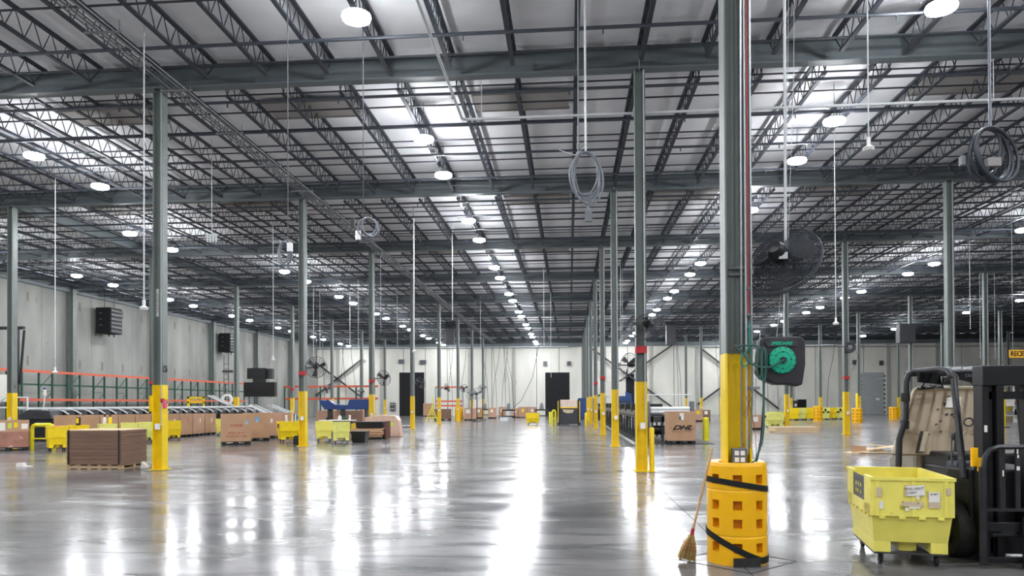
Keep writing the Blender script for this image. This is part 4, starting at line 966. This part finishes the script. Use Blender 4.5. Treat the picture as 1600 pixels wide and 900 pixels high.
for k, (dx, hh, mm, lab, nm) in enumerate(((-.5, .12, 'black', 'black open tray on the yellow work bench', 'tray'), (.1, .2, 'paper', 'white carton on the yellow work bench', 'carton'), (.35, .16, 'green', 'green roll on the yellow work bench', 'roll'), (.6, .24, 'paper', 'white bottle at the right end of the yellow work bench', 'bottle'))):
    o = thing(nm, lab, nm, (p.x+dx, 35.2, zt)); MB().lathe([(0, 0), (.09 if k != 3 else .05, 0), (.1 if k != 3 else .05, hh*.7), (.05, hh), (0, hh)], 10).build('body', M[mm], o); MB().lathe([(.03, hh), (.03, hh+.04), (0, hh+.04)], 8).build('cap', M['black' if k == 3 else mm], o)
# blue chute
t = thing('blue_chute', 'large dark blue metal chute raised behind the long brown box', 'chute', (ony(540, 632, 41).x, 41, 0)); o_ = t.location.copy()
def PP(px, py, Y=41): p = ony(px, py, Y)-o_; return (p.x, p.z)
poly = [PP(*q) for q in ((507, 640), (500, 631), (498, 625), (511, 626), (521, 632), (543, 633), (545, 625), (549, 624), (577, 624), (577, 639), (566, 640))]
MB().prism(poly, 0, .9).build('trough', M['blue'], t, bevel=.02); MB().prism([PP(*q) for q in ((509, 624), (514, 625), (526, 634), (522, 635))], -.08, 0).build('flared_lip', M['blue'], t)
for px in (512, 532, 570): x = PP(px, 640)[0]; MB().box((x-.05, .1, 0), (x+.05, .8, ony(px, 639, 41).z)).build('support_leg', M['dark'], t)
t = thing('red_rail', 'thin red safety rail crossing behind the left columns', 'railing', (ony(520, 605, 86).x, 86, 0))
for py in (604, 623): MB().box((-6, -.05, ony(520, py, 86).z-.12), (5.5, .05, ony(520, py, 86).z+.12)).build('rail', M['orange'], t)
for k in range(6): MB().box((-6+k*2.2, -.08, 0), (-5.85+k*2.2, .08, ony(520, 604, 86).z)).build('post', M['green'], t)
t = thing('red_rail', 'short red rail stack between two far columns right of the left doorway', 'railing', (ony(700, 605, 90).x, 90, 0))
for py in (605, 627, 634): MB().box((-1.6, -.05, ony(700, py, 90).z-.1), (1.9, .05, ony(700, py, 90).z+.1)).build('rail', M['orange'], t)
for k in range(2): MB().box((-1.6+k*3.4, -.08, 0), (-1.5+k*3.4, .08, ony(700, 605, 90).z)).build('post', M['rim'], t)
for n_, (px, py) in enumerate(((613.5, 632), (613.5, 639))):
    p = ony(px, py, YB-.2); t = thing('dock_control', '%s dark control box beside the left dark doorway' % ('upper' if n_ == 0 else 'lower'), 'control box', p)
    MB().box((-.38, -.1, -.25), (.38, .14, .25)).build('case', M['dark'], t)
    for q in range(3): MB().cyl((-.24+q*.24, -.13, 0), (-.24+q*.24, -.1, 0), .08, n=8).build('button', M['paper'], t)
for n_, (px, py, w_, lab) in enumerate(((627, 565, .8, 'grey louvre box high left of the left doorway'), (661, 566, .9, 'grey louvre box high right of the left doorway'), (852, 568, .55, 'grey louvre box high left of the central doorway'), (889, 568, .55, 'grey louvre box high right of the central doorway'), (1335, 566, .5, 'grey louvre box high left of the roll-up door'), (1377, 567, .5, 'grey louvre box high right of the roll-up door'))):
    p = ony(px, py, YB-.16); t = thing('vent_box', lab, 'vent box', p); MB().box((-w_/2, -.1, -.3), (w_/2, .14, .3)).build('case', M['rim'], t)  # louvred ventilation boxes above the doors, no lamp in them
    for q in range(4): MB().box((-w_/2+.05, -.13, -.24+q*.14), (w_/2-.05, -.1, -.16+q*.14)).build('louvre', M['dark'], t)
for n_, (px, lab) in enumerate(((703, 'hanging dark ductless unit above the seventh column left of the aisle'), (1048, 'dark air unit under the roof right of the red band column'), (1415, 'dark ribbed air unit high above the forklift'))):
    Y = 80 if n_ < 2 else 60; p = ony(px, 523, Y); t = thing('air_unit', lab, 'heater', p); t.scale = (.6 if n_ == 2 else .5, .6, .75 if n_ == 2 else 1.2); MB().box((-1.0, -.6, -.9), (1.0, .6, 1.1)).build('cabinet', M['dark'], t, bevel=.04)
    for q in range(5): MB().box((-.95+q*.4, -.64, -.8), (-.75+q*.4, -.6, 1.0)).build('louvre', M['dark'], t)
    for sx in (-.8, .8): MB().cyl((sx, 0, 1.1), (sx, 0, (10.72-p.z)/t.scale.z), .03, n=5).build('hanger', M['dark'], t)
# yellow folding stand, white crate, small machines in the far row
p = onz(674, 659); t = thing('yellow_stand', 'yellow folding sawhorse stand left of the far yellow barrel guard', 'stand', (p.x, p.y, 0))
for a, b_ in (((-.55, 0, 0), (.1, .2, 1.5)), ((.6, 0, 0), (0, .2, 1.5)), ((.1, .2, 0), (.1, .2, 2.4)), ((-.3, .5, 0), (.05, .2, 1.4)), ((-.35, .05, .4), (.4, .05, .4))): MB().cyl(a, b_, .04, n=6).build('leg', M['yellow2'], t)
p = onz(787, 657.5); t = thing('white_crate', 'small white crate on the floor in front of the far brown boxes', 'crate', (p.x, p.y+.3, 0)); MB().frus((0, 0, 0), (.7, .5), (0, 0, .42), (.8, .6)).build('tub', M['white'], t); MB().box((-.43, -.33, .38), (.43, .33, .42)).build('rim', M['rim'], t)
for n_, (px, py, lab) in enumerate(((757, 653, 'dark bench machine between far brown boxes, left one'), (794, 656, 'dark bench machine between far brown boxes, right one'), (846, 655, 'dark machine in front of the central doorway'))):
    p = onz(px, py); t = thing('bench_machine', lab, 'machine', (p.x, p.y+.5, 0)); MB().box((-.7, -.3, .9), (.7, .3, 1.05)).box((-.7, -.3, .3), (.7, .3, .4)).build('shelf', M['black'], t)
    for sx in (-.65, .6): MB().box((sx, -.3, 0), (sx+.06, .3, 1.0)).build('leg', M['dark'], t)
    MB().lathe([(.25, 1.05), (.2, 1.4), (.1, 1.7), (0, 1.72)], 8).build('machine_head', M['rim'], t)
# baling machine
p = onz(889, 664); s = p.y/FPX; t = thing('baling_machine', 'tall dark grey baling machine with a stained beige pad at the aisle end', 'machine', (p.x, p.y+.6, 0))
w_ = 31*s; MB().box((-w_/2, -.6, .06), (w_/2, .6, 1.32)).build('chamber', M['dark'], t, bevel=.02); MB().box((-w_/2+.08, -.62, 1.32), (w_/2-.08, -.2, 1.95)).build('beige_pad', mat('stained_pad', (226, 206, 190), .8, var=.1, stain=((90, 70, 60), 7, .68)), t, bevel=.04)
MB().box((-w_/2+.05, -.64, 1.3), (w_/2-.05, -.6, 1.38)).build('yellow_ledge', M['yellow'], t)
for sx in (-1, 1):
    MB().box((sx*w_/2-.1, -.66, 0), (sx*w_/2+.1, -.5, 1.95)).build('frame_post', M['black'], t); MB().box((sx*(w_/2+.06)-.03, -.68, .2), (sx*(w_/2+.06)+.03, -.66, 1.85)).build('yellow_strip', M['yellow'], t)
MB().prism([(-.5, 1.2), (.4, 1.18), (.3, .95), (-.1, .9), (-.4, 1.0)], -.63, -.6).build('loose_film', M['paperd'], t)
# hanging white board and dark panel right of the aisle columns
t = thing('white_board', 'white board hanging between the yellow columns right of the aisle', 'board', (ony(958, 607, 46).x, 46, ony(958, 607, 46).z)); o_ = t.location.copy()
panel(939, 596, 977, 619, 46, 'board', 'paper', .05, t, o_)
for sx in (-.6, .6): MB().cyl((sx, .02, .3), (sx, .02, 10.5-o_.z), .012, n=4).build('wire', M['rope'], t)
# long dark conveyor right of the aisle columns, on its dark kerbed pad
zc = 1.22; ya, yb = 35.5, 84
cv = thing('long_conveyor', 'long dark powered conveyor running back beside the right column row', 'conveyor', (3.15, ya, 0))
MB().box((0, 0, zc-.24), (1.3, yb-ya, zc)).build('bed', M['dark'], cv); MB().box((.1, .05, zc), (1.2, yb-ya, zc+.03)).build('belt', M['rubber'], cv)
for sx in (-.04, 1.3): MB().box((sx, 0, zc-.1), (sx+.04, yb-ya, zc+.12)).build('side_rail', M['rim'], cv)
for k in range(26):
    for sx in (.03, 1.2): MB().box((sx, k*2.0, 0), (sx+.08, k*2.0+.09, zc-.24)).build('leg', M['dark'], cv)
for k in range(13): MB().box((-.1, 1+k*4, zc+.05), (1.4, 1.5+k*4, zc+.42)).build('hood_box', M['black'], cv)
ce = thing('roller_conveyor', 'front conveyor head with white rollers behind the black-lettered box', 'conveyor', (ony(1052, 690, 33.5).x, 33.6, 0))
for z in (1.28, 1.42): MB().cyl((-1.0, 0, z), (.75, 0, z), .09, n=12).build('white_roller', M['belt'], ce, True)
for sx in (-1.15, .8): MB().box((sx, -.2, 0), (sx+.12, .5, 1.75)).build('side_frame', M['rim'], ce)
MB().box((-1.15, .1, .85), (.9, .5, 1.15)).build('drive_housing', M['dark'], ce); MB().tube([(-1.1, .2, 1.75), (-1.1, .2, 2.05), (.85, .2, 2.05), (.85, .2, 1.75)], .03, 6).build('top_rail', M['belt'], ce)
cg = thing('conveyor_motor', 'dark motor frame under the conveyor left of the black-lettered box', 'machine', (ony(1028, 690, 33).x, 32.4, 0))
for sx in (-.35, .1, .45): MB().box((sx, 0, 0), (sx+.08, .1, 1.15)).build('frame_leg', M['dark'], cg)
MB().cyl((-.3, .3, .5), (.3, .3, .5), .2, n=12).build('motor', M['black'], cg, True); MB().box((-.4, 0, .85), (.5, .5, 1.1)).build('gear_case', M['dark'], cg)
pad = MB().box((2.75, 30.5, 0), (5.9, 90, .012)).build('trim_1', M['rubber']); struct(pad)
k = MB().box((2.6, 30.4, 0), (2.75, 90, .03)).build('trim_2', mat('kerb', (176, 176, 172), .7)); struct(k)
for n_, (px, Y, lab) in enumerate(((975, 60, 'blue tarpaulin cover over equipment beyond the right columns'), (917, 76, 'dark blue cover behind the baling machine'))):
    t = thing('blue_cover', lab, 'cover', (ony(px, 645, Y).x+.0, Y, 1.65 if n_ == 0 else 0)); MB().prism([(-.7, 0), (.7, 0), (.6, .75), (.1, 1.0), (-.5, .5)] if n_ == 0 else [(-.9, 0), (.9, 0), (.9, 2.2), (-.9, 2.2)], 0, .8).build('cover', M['blue'], t)
    MB().box((-.6, -.02, .1), (.6, 0, .2)).build('strap', M['dark'], t)
# cabinets on the far right
t = thing('steel_cabinet', 'black cabinet above the far row of yellow carts', 'cabinet', (ony(1254, 640, 98).x, 98, 0)); o_ = t.location.copy()
panel(1248, 624, 1260, 650, 98, 'body', 'screen', .8, t, o_); panel(1239, 626, 1248, 650, 98.2, 'side_panel', 'dark', .6, t, o_); panel(1242, 631, 1245, 635, 98.1, 'notice', 'paper', .08, t, o_)
# receiving sign
p = ony(1592, 553, 30); t = thing('receiving_sign', 'yellow hanging sign reading RECEIVING at the right edge', 'sign', p); s = 30/FPX
MB().box((-13*s, 0, -5.5*s), (34*s, .04, 6*s)).build('sign_board', M['poly'], t); text('RECEIVING', .26, M['ink'], t, 'lettering', (8*s, -.004, 0), ext=.002, sx=.8, bold=.008)
for sx in (-8, 28): MB().cyl((sx*s, .02, 6*s), (sx*s, .02, 10.5-p.z), .012, n=4).build('chain', M['rim'], t)
t = thing('bright_rack', 'bright white shelving rack seen through the forklift mast', 'rack', (ony(1580, 640, 62).x, 62, 0)); 
for k in range(5):
    MB().box((-2.2, 0, .5+k*.8), (3.5, .8, .56+k*.8)).build('shelf', M['white'], t)
    for q in range(6): MB().box((-2.1+q*.9, .05, .56+k*.8), (-1.5+q*.9, .6, .56+k*.8+.3+.2*((q+k) % 2))).build('carton', M[('paper', 'boxl', 'alu')[(q+k) % 3]], t)
for sx in (-2.2, .6, 3.4): MB().box((sx, 0, 0), (sx+.1, .8, 4.2)).build('upright', M['white'], t)
t = thing('yellow_post', 'tall yellow guard post seen through the forklift mast opening', 'post', (ony(1568, 640, 50).x, 50, 0)); MB().lathe([(.12, 0), (.12, 2.4), (0, 2.45)], 10).build('post', M['yellow'], t); MB().box((-.25, -.25, 0), (.25, .25, .05)).build('base', M['black'], t)
# ------------------------------------------------------------------ forklift, facing the camera
FX, FY = 4.79, 8.35
fk = thing('forklift', 'black forklift with its tan seat hood tipped up and mast at right', 'forklift', (FX, FY, 0))
def W(px, py, Y): p = ony(px, py, Y); return Vector((p.x-FX, Y-FY, p.z))
# mast rails (two sides), inner channels, cross heads, cylinders, chains
def mast_rail(x0, x1, y0, y1, nm='mast_rail', m='mast', z1=2.06): return MB().box((x0, y0, .08), (x1, y1, z1)).build(nm, M[m], fk, bevel=.008)
for s_ in (-1, 1):
    xo = s_*.52
    a, b_ = sorted((xo, xo-s_*.07)); mast_rail(a, b_, -.34, -.16)
    a, b_ = sorted((xo-s_*.075, xo-s_*.125)); mast_rail(a, b_, -.30, -.15, 'inner_channel', 'fork')
    a, b_ = sorted((xo-s_*.13, xo-s_*.20)); mast_rail(a, b_, -.36, -.18, 'inner_rail')
    a, b_ = sorted((xo-s_*.205, xo-s_*.25)); mast_rail(a, b_, -.28, -.2, 'lift_chain', 'black', 1.9)
MB().box((-.525, -.365, 1.86), (.525, -.155, 2.07)).build('cross_head', M['mast'], fk, bevel=.01)
MB().box((-.5, -.30, 1.72), (.5, -.22, 1.80)).build('cross_member', M['mast'], fk)
MB().box((-.5, -.30, .12), (.5, -.2, .3)).build('cross_member', M['mast'], fk)
MB().box((-.09, -.3, .1), (.09, -.22, 1.9)).cyl((.0, -.3, .1), (0, -.3, 1.9), .055, n=14).build('lift_cylinder', M['fork'], fk, True)
MB().box((-.505, -.343, 1.38), (-.475, -.3405, 1.45)).build('white_decal', M['paper'], fk)
MB().box((.0, -.37, 1.5), (.03, -.361, 1.6)).build('white_decal', M['paper'], fk)
# load backrest
zt = 1.235; yb_ = -.5
lb_ = MB().tube([(-.60, yb_, .05), (-.60, yb_, zt-.22), (-.585, yb_, zt-.1), (-.54, yb_, zt-.03), (-.46, yb_, zt), (.46, yb_, zt), (.54, yb_, zt-.03), (.60, yb_, zt-.15), (.60, yb_, .05)], .028, 6).build('backrest_frame', M['fork'], fk, True)
MB().box((-.645, yb_-.012, .04), (-.575, yb_+.012, zt-.2)).build('side_plate', M['fork'], fk, bevel=.004)
for x in (-.42, -.275, -.1, .08, .26, .43): MB().box((x-.022, yb_-.012, .60), (x+.022, yb_+.012, zt)).build('backrest_bar', M['fork'], fk)
MB().box((-.6, yb_-.015, .585), (.6, yb_+.015, .615)).build('backrest_rail', M['fork'], fk)
for z0, z1 in ((.38, .47), (.06, .12)): MB().box((-.58, yb_-.01, z0), (.58, yb_+.04, z1)).build('carriage_bar', M['mast'], fk, bevel=.006)
MB().cyl((-.5, yb_+.06, .34), (.5, yb_+.06, .34), .03, n=10).build('side_shift_cylinder', M['fork'], fk, True)
for k, (x, z, a, b_) in enumerate(((-.61, .96, .02, .07), (-.42, .97, .012, .06), (-.275, 1.02, .03, .04), (-.275, 1.14, .015, .03), (-.6, 1.05, .015, .05), (-.28, 1.2, .012, .07))):
    MB().box((x-a/2, yb_-.016, z-b_/2), (x+a/2, yb_-.0125, z+b_/2)).build('paint_chip', M['paper'], fk)
for x in (-.19, .33):
    f_ = MB().box((x-.065, yb_-.075, .06), (x+.065, yb_-.03, .53)).build('fork_shank', M['fork'], fk, bevel=.006)
    v = [(x-.065, yb_-.03, .02), (x+.065, yb_-.03, .02), (x+.065, yb_-.03, .075), (x-.065, yb_-.03, .075), (x-.045, yb_-1.15, .015), (x+.045, yb_-1.15, .015), (x+.045, yb_-1.15, .03), (x-.045, yb_-1.15, .03)]
    MB().add(v, [(0, 1, 2, 3), (4, 7, 6, 5), (0, 4, 5, 1), (3, 2, 6, 7), (0, 3, 7, 4), (1, 5, 6, 2)]).build('fork_tine', M['fork'], f_)
    MB().cyl((x-.02, yb_-.08, .40), (x-.02, yb_-.074, .40), .012, n=8).build('lock_pin', M['paper'], f_)
# wheels and body
def wheel(x, y, r, w_, nm='drive_wheel'):
    o = MB().lathe([(r*.55, -w_/2), (r*.93, -w_/2), (r, -w_*.32), (r, w_*.32), (r*.93, w_/2), (r*.55, w_/2), (r*.5, w_*.2), (0, w_*.2)], 32).lathe([(0, -w_*.2), (r*.5, -w_*.2), (r*.55, -w_/2)], 32).xf(Matrix.Rotation(PI/2, 4, 'Y')).xf(Matrix.Translation((x, y, r))).build(nm, M['rubber'], fk, True)
    MB().cyl((x-w_*.3, y, r), (x+w_*.3, y, r), r*.3, n=12).build('hub', M['dark'], o); return o
for s_ in (-1, 1): wheel(s_*.55, .12, .31, .24); wheel(s_*.42, 1.55, .26, .2, 'steer_wheel')
MB().box((-.42, -.1, .15), (.42, 1.75, .95)).build('chassis', M['black'], fk, bevel=.03)
MB().box((-.55, .5, .2), (.55, 1.25, .62)).build('side_step', M['dark'], fk, bevel=.03)
MB().prism([(-.16, .35), (.5, .35), (.5, .72), (.3, .98), (-.16, .98)], -.56, .56, 'x').build('front_cowl', M['mast'], fk, bevel=.03)
MB().box((-.40, .1, .95), (.2, .5, .99)).build('floor_plate', M['rim'], fk, bevel=.02)
MB().box((-.5, -.17, .78), (-.42, -.16, .93)).build('worn_label', M['paperd'], fk); MB().box((-.5, -.17, .62), (-.42, -.16, .76)).build('worn_label', M['paperd'], fk)
MB().prism([(1.2, .25), (1.95, .3), (2.0, .95), (1.75, 1.1), (1.2, 1.1)], -.5, .5, 'x').build('counterweight', mat('counterweight', (150, 142, 128), .5), fk, bevel=.06)
en = MB().box((-.42, .55, .92), (.42, 1.2, 1.1)).build('engine_block', M['black'], fk, bevel=.03)
for k in range(6): MB().cyl((-.36+k*.14, .55, 1.02), (-.36+k*.14, .5, 1.02), .035, n=10).build('hose_port', M['fork'], en)
for k, x in enumerate((W(1488, 700, FY+.26).x, W(1499, 700, FY+.26).x)): MB().tube([(x, .28, 1.0), (x-.005, .26, 1.3)], .009, 6).lathe([(0, 1.35), (.022, 1.34), (.024, 1.31), (0, 1.29)], 10, (x-.005, .26, 0)).build('control_lever', M['rim'], fk, True)
MB().box((-.52, .18, .92), (-.22, .42, 1.03)).build('lever_console', mat('console_blue', (66, 72, 90), .5), fk, bevel=.02)
# overhead guard
def guardbar(pts, r, nm): return MB().tube(pts, r, 10).build(nm, M['fork'], fk, True)
ZR = 2.06
gl = W(1412, 700, FY+1.2); gf = W(1508, 745, FY-.02)
xr = W(1416, 590, FY+.9).x; xf = W(1482, 590, FY+.35).x; xb = W(1506, 740, FY-.1).x; xrb = W(1405, 700, FY+.85).x
guardbar([(xrb-.02, .85, .6), (xrb, .85, 1.25), (xr-.02, .88, 1.5), (xr, .9, ZR-.12), (xr+.03, .9, ZR-.03), (xr+.1, .88, ZR), (xf-.02, .5, ZR+.01), (xf, .36, ZR-.02), (xf+.02, .28, ZR-.10), (xf*.6+xb*.4, .1, 1.5), (xb, -.08, .98), (xb, -.1, .88)], .036, 'guard_leg')
guardbar([(-xr+.06, 1.2, .95), (-xr, 1.24, ZR-.12), (-xr-.1, 1.15, ZR), (-xf, .36, ZR-.02), (-xf-.1, .12, 1.5), (-xf-.17, 0, .9)], .036, 'guard_leg')
for z in (1.42, 1.75): MB().tube([(xr-.02+(z-1.75)*.04, .885, z-.05), (xr-.015+(z-1.75)*.04, .885, z+.05)], .05, 10).build('clamp_collar', M['rubber'], fk)
MB().tube([(xf+.01, .32, ZR-.1), (xf+.02, .28, ZR-.06)], .052, 10).build('clamp_collar', M['rubber'], fk)
guardbar([(xr+.1, 1.15, ZR-.02), (-xr-.1, 1.15, ZR-.02)], .032, 'rear_rail'); guardbar([(xf, .36, ZR-.03), (-xf, .36, ZR-.03)], .032, 'front_rail')
MB().prism([(xr+.08, ZR-.13), (xf+.12, ZR-.16), (xf+.1, ZR-.02), (xr+.08, ZR-.02)], .75, .80).build('rear_shroud', M['mast'], fk)
for k in range(9):
    x = xf+.02+k*(-2*xf-.04)/8; MB().box((x-.012, .34, ZR-.01), (x+.012, 1.17, ZR+.035)).build('roof_bar', M['alu'], fk)  # pale metal puts the light on the bar sides into their colour
pl = MB().prism([(xf+.08, ZR-.03), (xf+.34, ZR-.03), (xf+.34, ZR-.26), (xf+.26, ZR-.24), (xf+.2, ZR-.15), (xf+.08, ZR-.12)], .26, .285).build('name_plate', M['mast'], fk)
text('CROWN', .045, M['rim'], pl, 'lettering', (xf+.22, .256, ZR-.075), ext=.001, bold=.001)
MB().tube([(xf+.28+.025*math.cos(a*.35-.9), .252, ZR-.14+.022*math.sin(a*.35-.9)) for a in range(7)], .004, 4).build('orange_arc', mat('orange_mark', (232, 150, 60), .5), pl)
# tipped hood, seen from below
hY0, hY1 = 1.0, 1.30
c4 = [W(1395, 710, FY+hY0), W(1560, 712, FY+hY0), W(1550, 607, FY+hY1), W(1428, 608, FY+hY1)]
nrm = (c4[1]-c4[0]).cross(c4[3]-c4[0]).normalized()
if nrm.y < 0: nrm = -nrm
def hp(u, v, d=0): a = c4[0].lerp(c4[1], u); b_ = c4[3].lerp(c4[2], u); return a.lerp(b_, v)+nrm*d
def slab(u0, v0, u1, v1, d0, d1):
    vs = [hp(u0, v0, d0), hp(u1, v0, d0), hp(u1, v1, d0), hp(u0, v1, d0), hp(u0, v0, d1), hp(u1, v0, d1), hp(u1, v1, d1), hp(u0, v1, d1)]
    return MB().add(vs, [(0, 3, 2, 1), (4, 5, 6, 7), (0, 1, 5, 4), (1, 2, 6, 5), (2, 3, 7, 6), (3, 0, 4, 7)])
hd = slab(0, 0, 1, 1, 0, .05).build('hood_panel', M['tan'], fk, bevel=.01)
MB().tube([hp(-.005, 0, -.02), hp(-.01, .5, -.02), hp(-.005, .96, -.03), hp(.03, 1.0, -.03), hp(.97, 1.0, -.03), hp(1.005, .96, -.03), hp(1.0, 0, -.02)], .022, 8).build('hood_rim', M['tan2'], hd, True)
for u in (.20, .80): slab(u-.07, .3, u+.07, .93, -.006, 0).build('pressed_rib', M['tan'], hd, bevel=.008)
slab(.36, .04, .62, .38, -.007, 0).build('pressed_recess', M['tan'], hd, bevel=.006)
for u in (.235, .60): slab(u, .03, u+.045, .32, -.06, -.02).build('hinge_bracket', M['tan2'], hd); slab(u-.025, .03, u-.002, .34, -.03, -.005).build('hinge_slot', M['black'], hd)
for u, v, r in ((.245, .1, .012), (.61, .1, .012), (.42, .34, .01), (.46, .60, .016), (.52, .60, .014), (.42, .76, .012), (.56, .75, .012), (.36, .45, .009), (.40, .5, .008), (.3, .3, .007), (.35, .68, .008)):
    MB().cyl(hp(u, v, -.024), hp(u, v, -.001), r, n=10).build('bolt_hole', M['black'], hd)
slab(.43, .70, .60, .86, -.024, -.004).build('instruction_sheet', M['paper'], hd); slab(.435, .865, .47, .885, -.025, -.004).build('seal_mark', M['black'], hd)
MB().tube([hp(.52, .55, -.05), hp(.56, .5, -.07), hp(.565, .35, -.07), hp(.54, .2, -.05)], .012, 6).build('rubber_hose', M['black'], hd, True)
MB().tube([hp(.67+.05*math.cos(a*PI/6), .45+.06*math.sin(a*PI/6), -.1) for a in range(12)], .01, 6, closed=True).build('steering_wheel', M['black'], fk, True)
# seat back and mirror loops above the hood
MB().tube([(xr+.26, 1.1, 1.86), (xr+.30, 1.1, 1.93), (xr+.40, 1.1, 1.96), (xr+.5, 1.1, 1.92), (xr+.52, 1.1, 1.86)], .012, 6).build('mirror_arm', M['black'], fk, True)
MB().tube([(xr+.22, 1.1, 1.86), (xr+.5, 1.1, 1.885)], .022, 6).build('mirror', M['black'], fk, True)
MB().lathe([(0, -.05), (.05, -.04), (.06, 0), (.04, .04), (0, .05)], 12).xf(Matrix.Translation((xf+.16, .7, ZR-.12))).build('work_lamp', M['black'], fk, True)
for dy in (0, .06): MB().tube([(xf+.0, .8, ZR-.16), (xf+.1, .8+dy, ZR-.2), (xf+.25, .8, ZR-.22), (xf+.3, .9, ZR-.15)], .006, 5).build('cable', M['cord'], fk)
MB().box((-.655, yb_+.1, 1.03), (-.60, yb_+.14, 1.22)).build('yellow_tag', M['poly'], fk); MB().box((-.60, yb_+.1, .98), (-.54, yb_+.12, 1.12)).build('yellow_tag', M['poly'], fk)

# ------------------------------------------------------------------ small items
def small(name, label, cat, loc): return thing(name, label, cat, loc)
cart = [o for o in COL.objects if str(o.get('label', '')).startswith('yellow bin cart holding red cloth')][0]
t = small('red_cloth', 'crumpled red cloth lying inside the yellow cart by the guard rail', 'cloth', (cart.location.x, cart.location.y, .3))
MB().lathe([(0, .66), (.2, .62), (.27, .4), (.2, .0), (0, -.02)], 9).build('cloth', M['red'], t, True)
cart = [o for o in COL.objects if str(o.get('label', '')).startswith('yellow bin cart to the right')][0]
t = small('scanner', 'black handheld scanner propped up in the second yellow cart at left', 'scanner', (cart.location.x, cart.location.y, .28))
MB().box((-.07, -.05, 0), (.07, .05, .95)).build('body', M['black'], t, bevel=.01); MB().box((-.05, -.056, .72), (.05, -.05, .92)).build('label', M['biny'], t)
cart = [o for o in COL.objects if 'spray bottles' in str(o.get('label', ''))][0]
for k, (dx, mm, lab) in enumerate(((-.12, 'paper', 'white spray bottle with black top in the lime cart behind the cartons'), (.12, 'biny', 'yellow jug beside the white spray bottle in the lime cart'))):
    t = small('bottle', lab, 'bottle', (cart.location.x+dx, cart.location.y, .28)); MB().lathe([(.06, 0), (.06, .62), (.07, .7), (.07, .85), (.03, .93), (0, .93)], 12).build('body', M[mm], t, True); MB().lathe([(.03, .93), (.035, 1.02), (0, 1.03)], 8).build('cap', M['black'], t)
cart = [o for o in COL.objects if 'bright yellow bin cart between' in str(o.get('label', ''))][0]
t = small('paper_roll', 'white paper sheets sticking up out of the bright yellow cart', 'paper', (cart.location.x, cart.location.y, .28))
for k, (dx, h_, tl) in enumerate(((-.12, .95, .15), (.1, 1.0, -.2), (.18, .98, -.1))): MB().box((dx-.05, -.01, 0), (dx+.05, .01, h_), Matrix.Rotation(-tl*.4, 3, 'Y')).build('sheet', M['paper'], t)
t = small('yellow_pole', 'thin yellow pole standing in the bright yellow cart', 'pole', (cart.location.x+.04, cart.location.y+.1, .28)); MB().cyl((0, 0, 0), (0, 0, 1.3), .02, n=6).build('pole', M['yellow'], t)
# black gantry frame at the left edge
p = ony(20, 600, 38); t = small('gantry_frame', 'black metal gantry frame at the left edge above the platform rail', 'frame', (p.x, 38, 0))
a = ony(-15, 513, 38); b_ = ony(38, 514, 38); c_ = ony(28, 514, 38); d_ = ony(38, 516, 38); e_ = ony(31, 600, 38)
MB().box((a.x-p.x, -.08, a.z-.08), (b_.x-p.x, .08, a.z+.08)).build('beam', M['black'], t)
MB().box((c_.x-p.x-.06, -.06, 0), (c_.x-p.x+.06, .06, c_.z)).build('post', M['black'], t)
MB().bar((d_.x-p.x, 0, d_.z), (e_.x-p.x, 0, e_.z), .09).build('stay', M['black'], t)
MB().box((a.x-p.x, .1, 1.9), (a.x-p.x+.9, .2, 3.4)).build('white_panel', M['paper'], t)
# round reel on the first column of the second right row
x, y = X0+SX, Y0+3*SY; z = z_at(548, y)
t = small('round_reel', 'small round dark reel fixed high on the red banded right column', 'reel', (x+.13, y-.2, z))
MB().lathe([(.12, -.05), (.28, -.06), (.3, 0), (.28, .06), (.12, .05), (.12, -.05)], 18).xf(Matrix.Rotation(PI/2, 4, 'X')).build('rim', M['dark'], t, True); MB().lathe([(0, -.07), (.12, -.06), (.12, .06), (0, .07)], 12).xf(Matrix.Rotation(PI/2, 4, 'X')).build('hub', M['rim'], t, True)
MB().tube([(.28, 0, -.1), (.4, 0, -.5), (.25, 0, -.9), (.1, 0, -1.2)], .012, 5).build('tail_cord', M['black'], t)
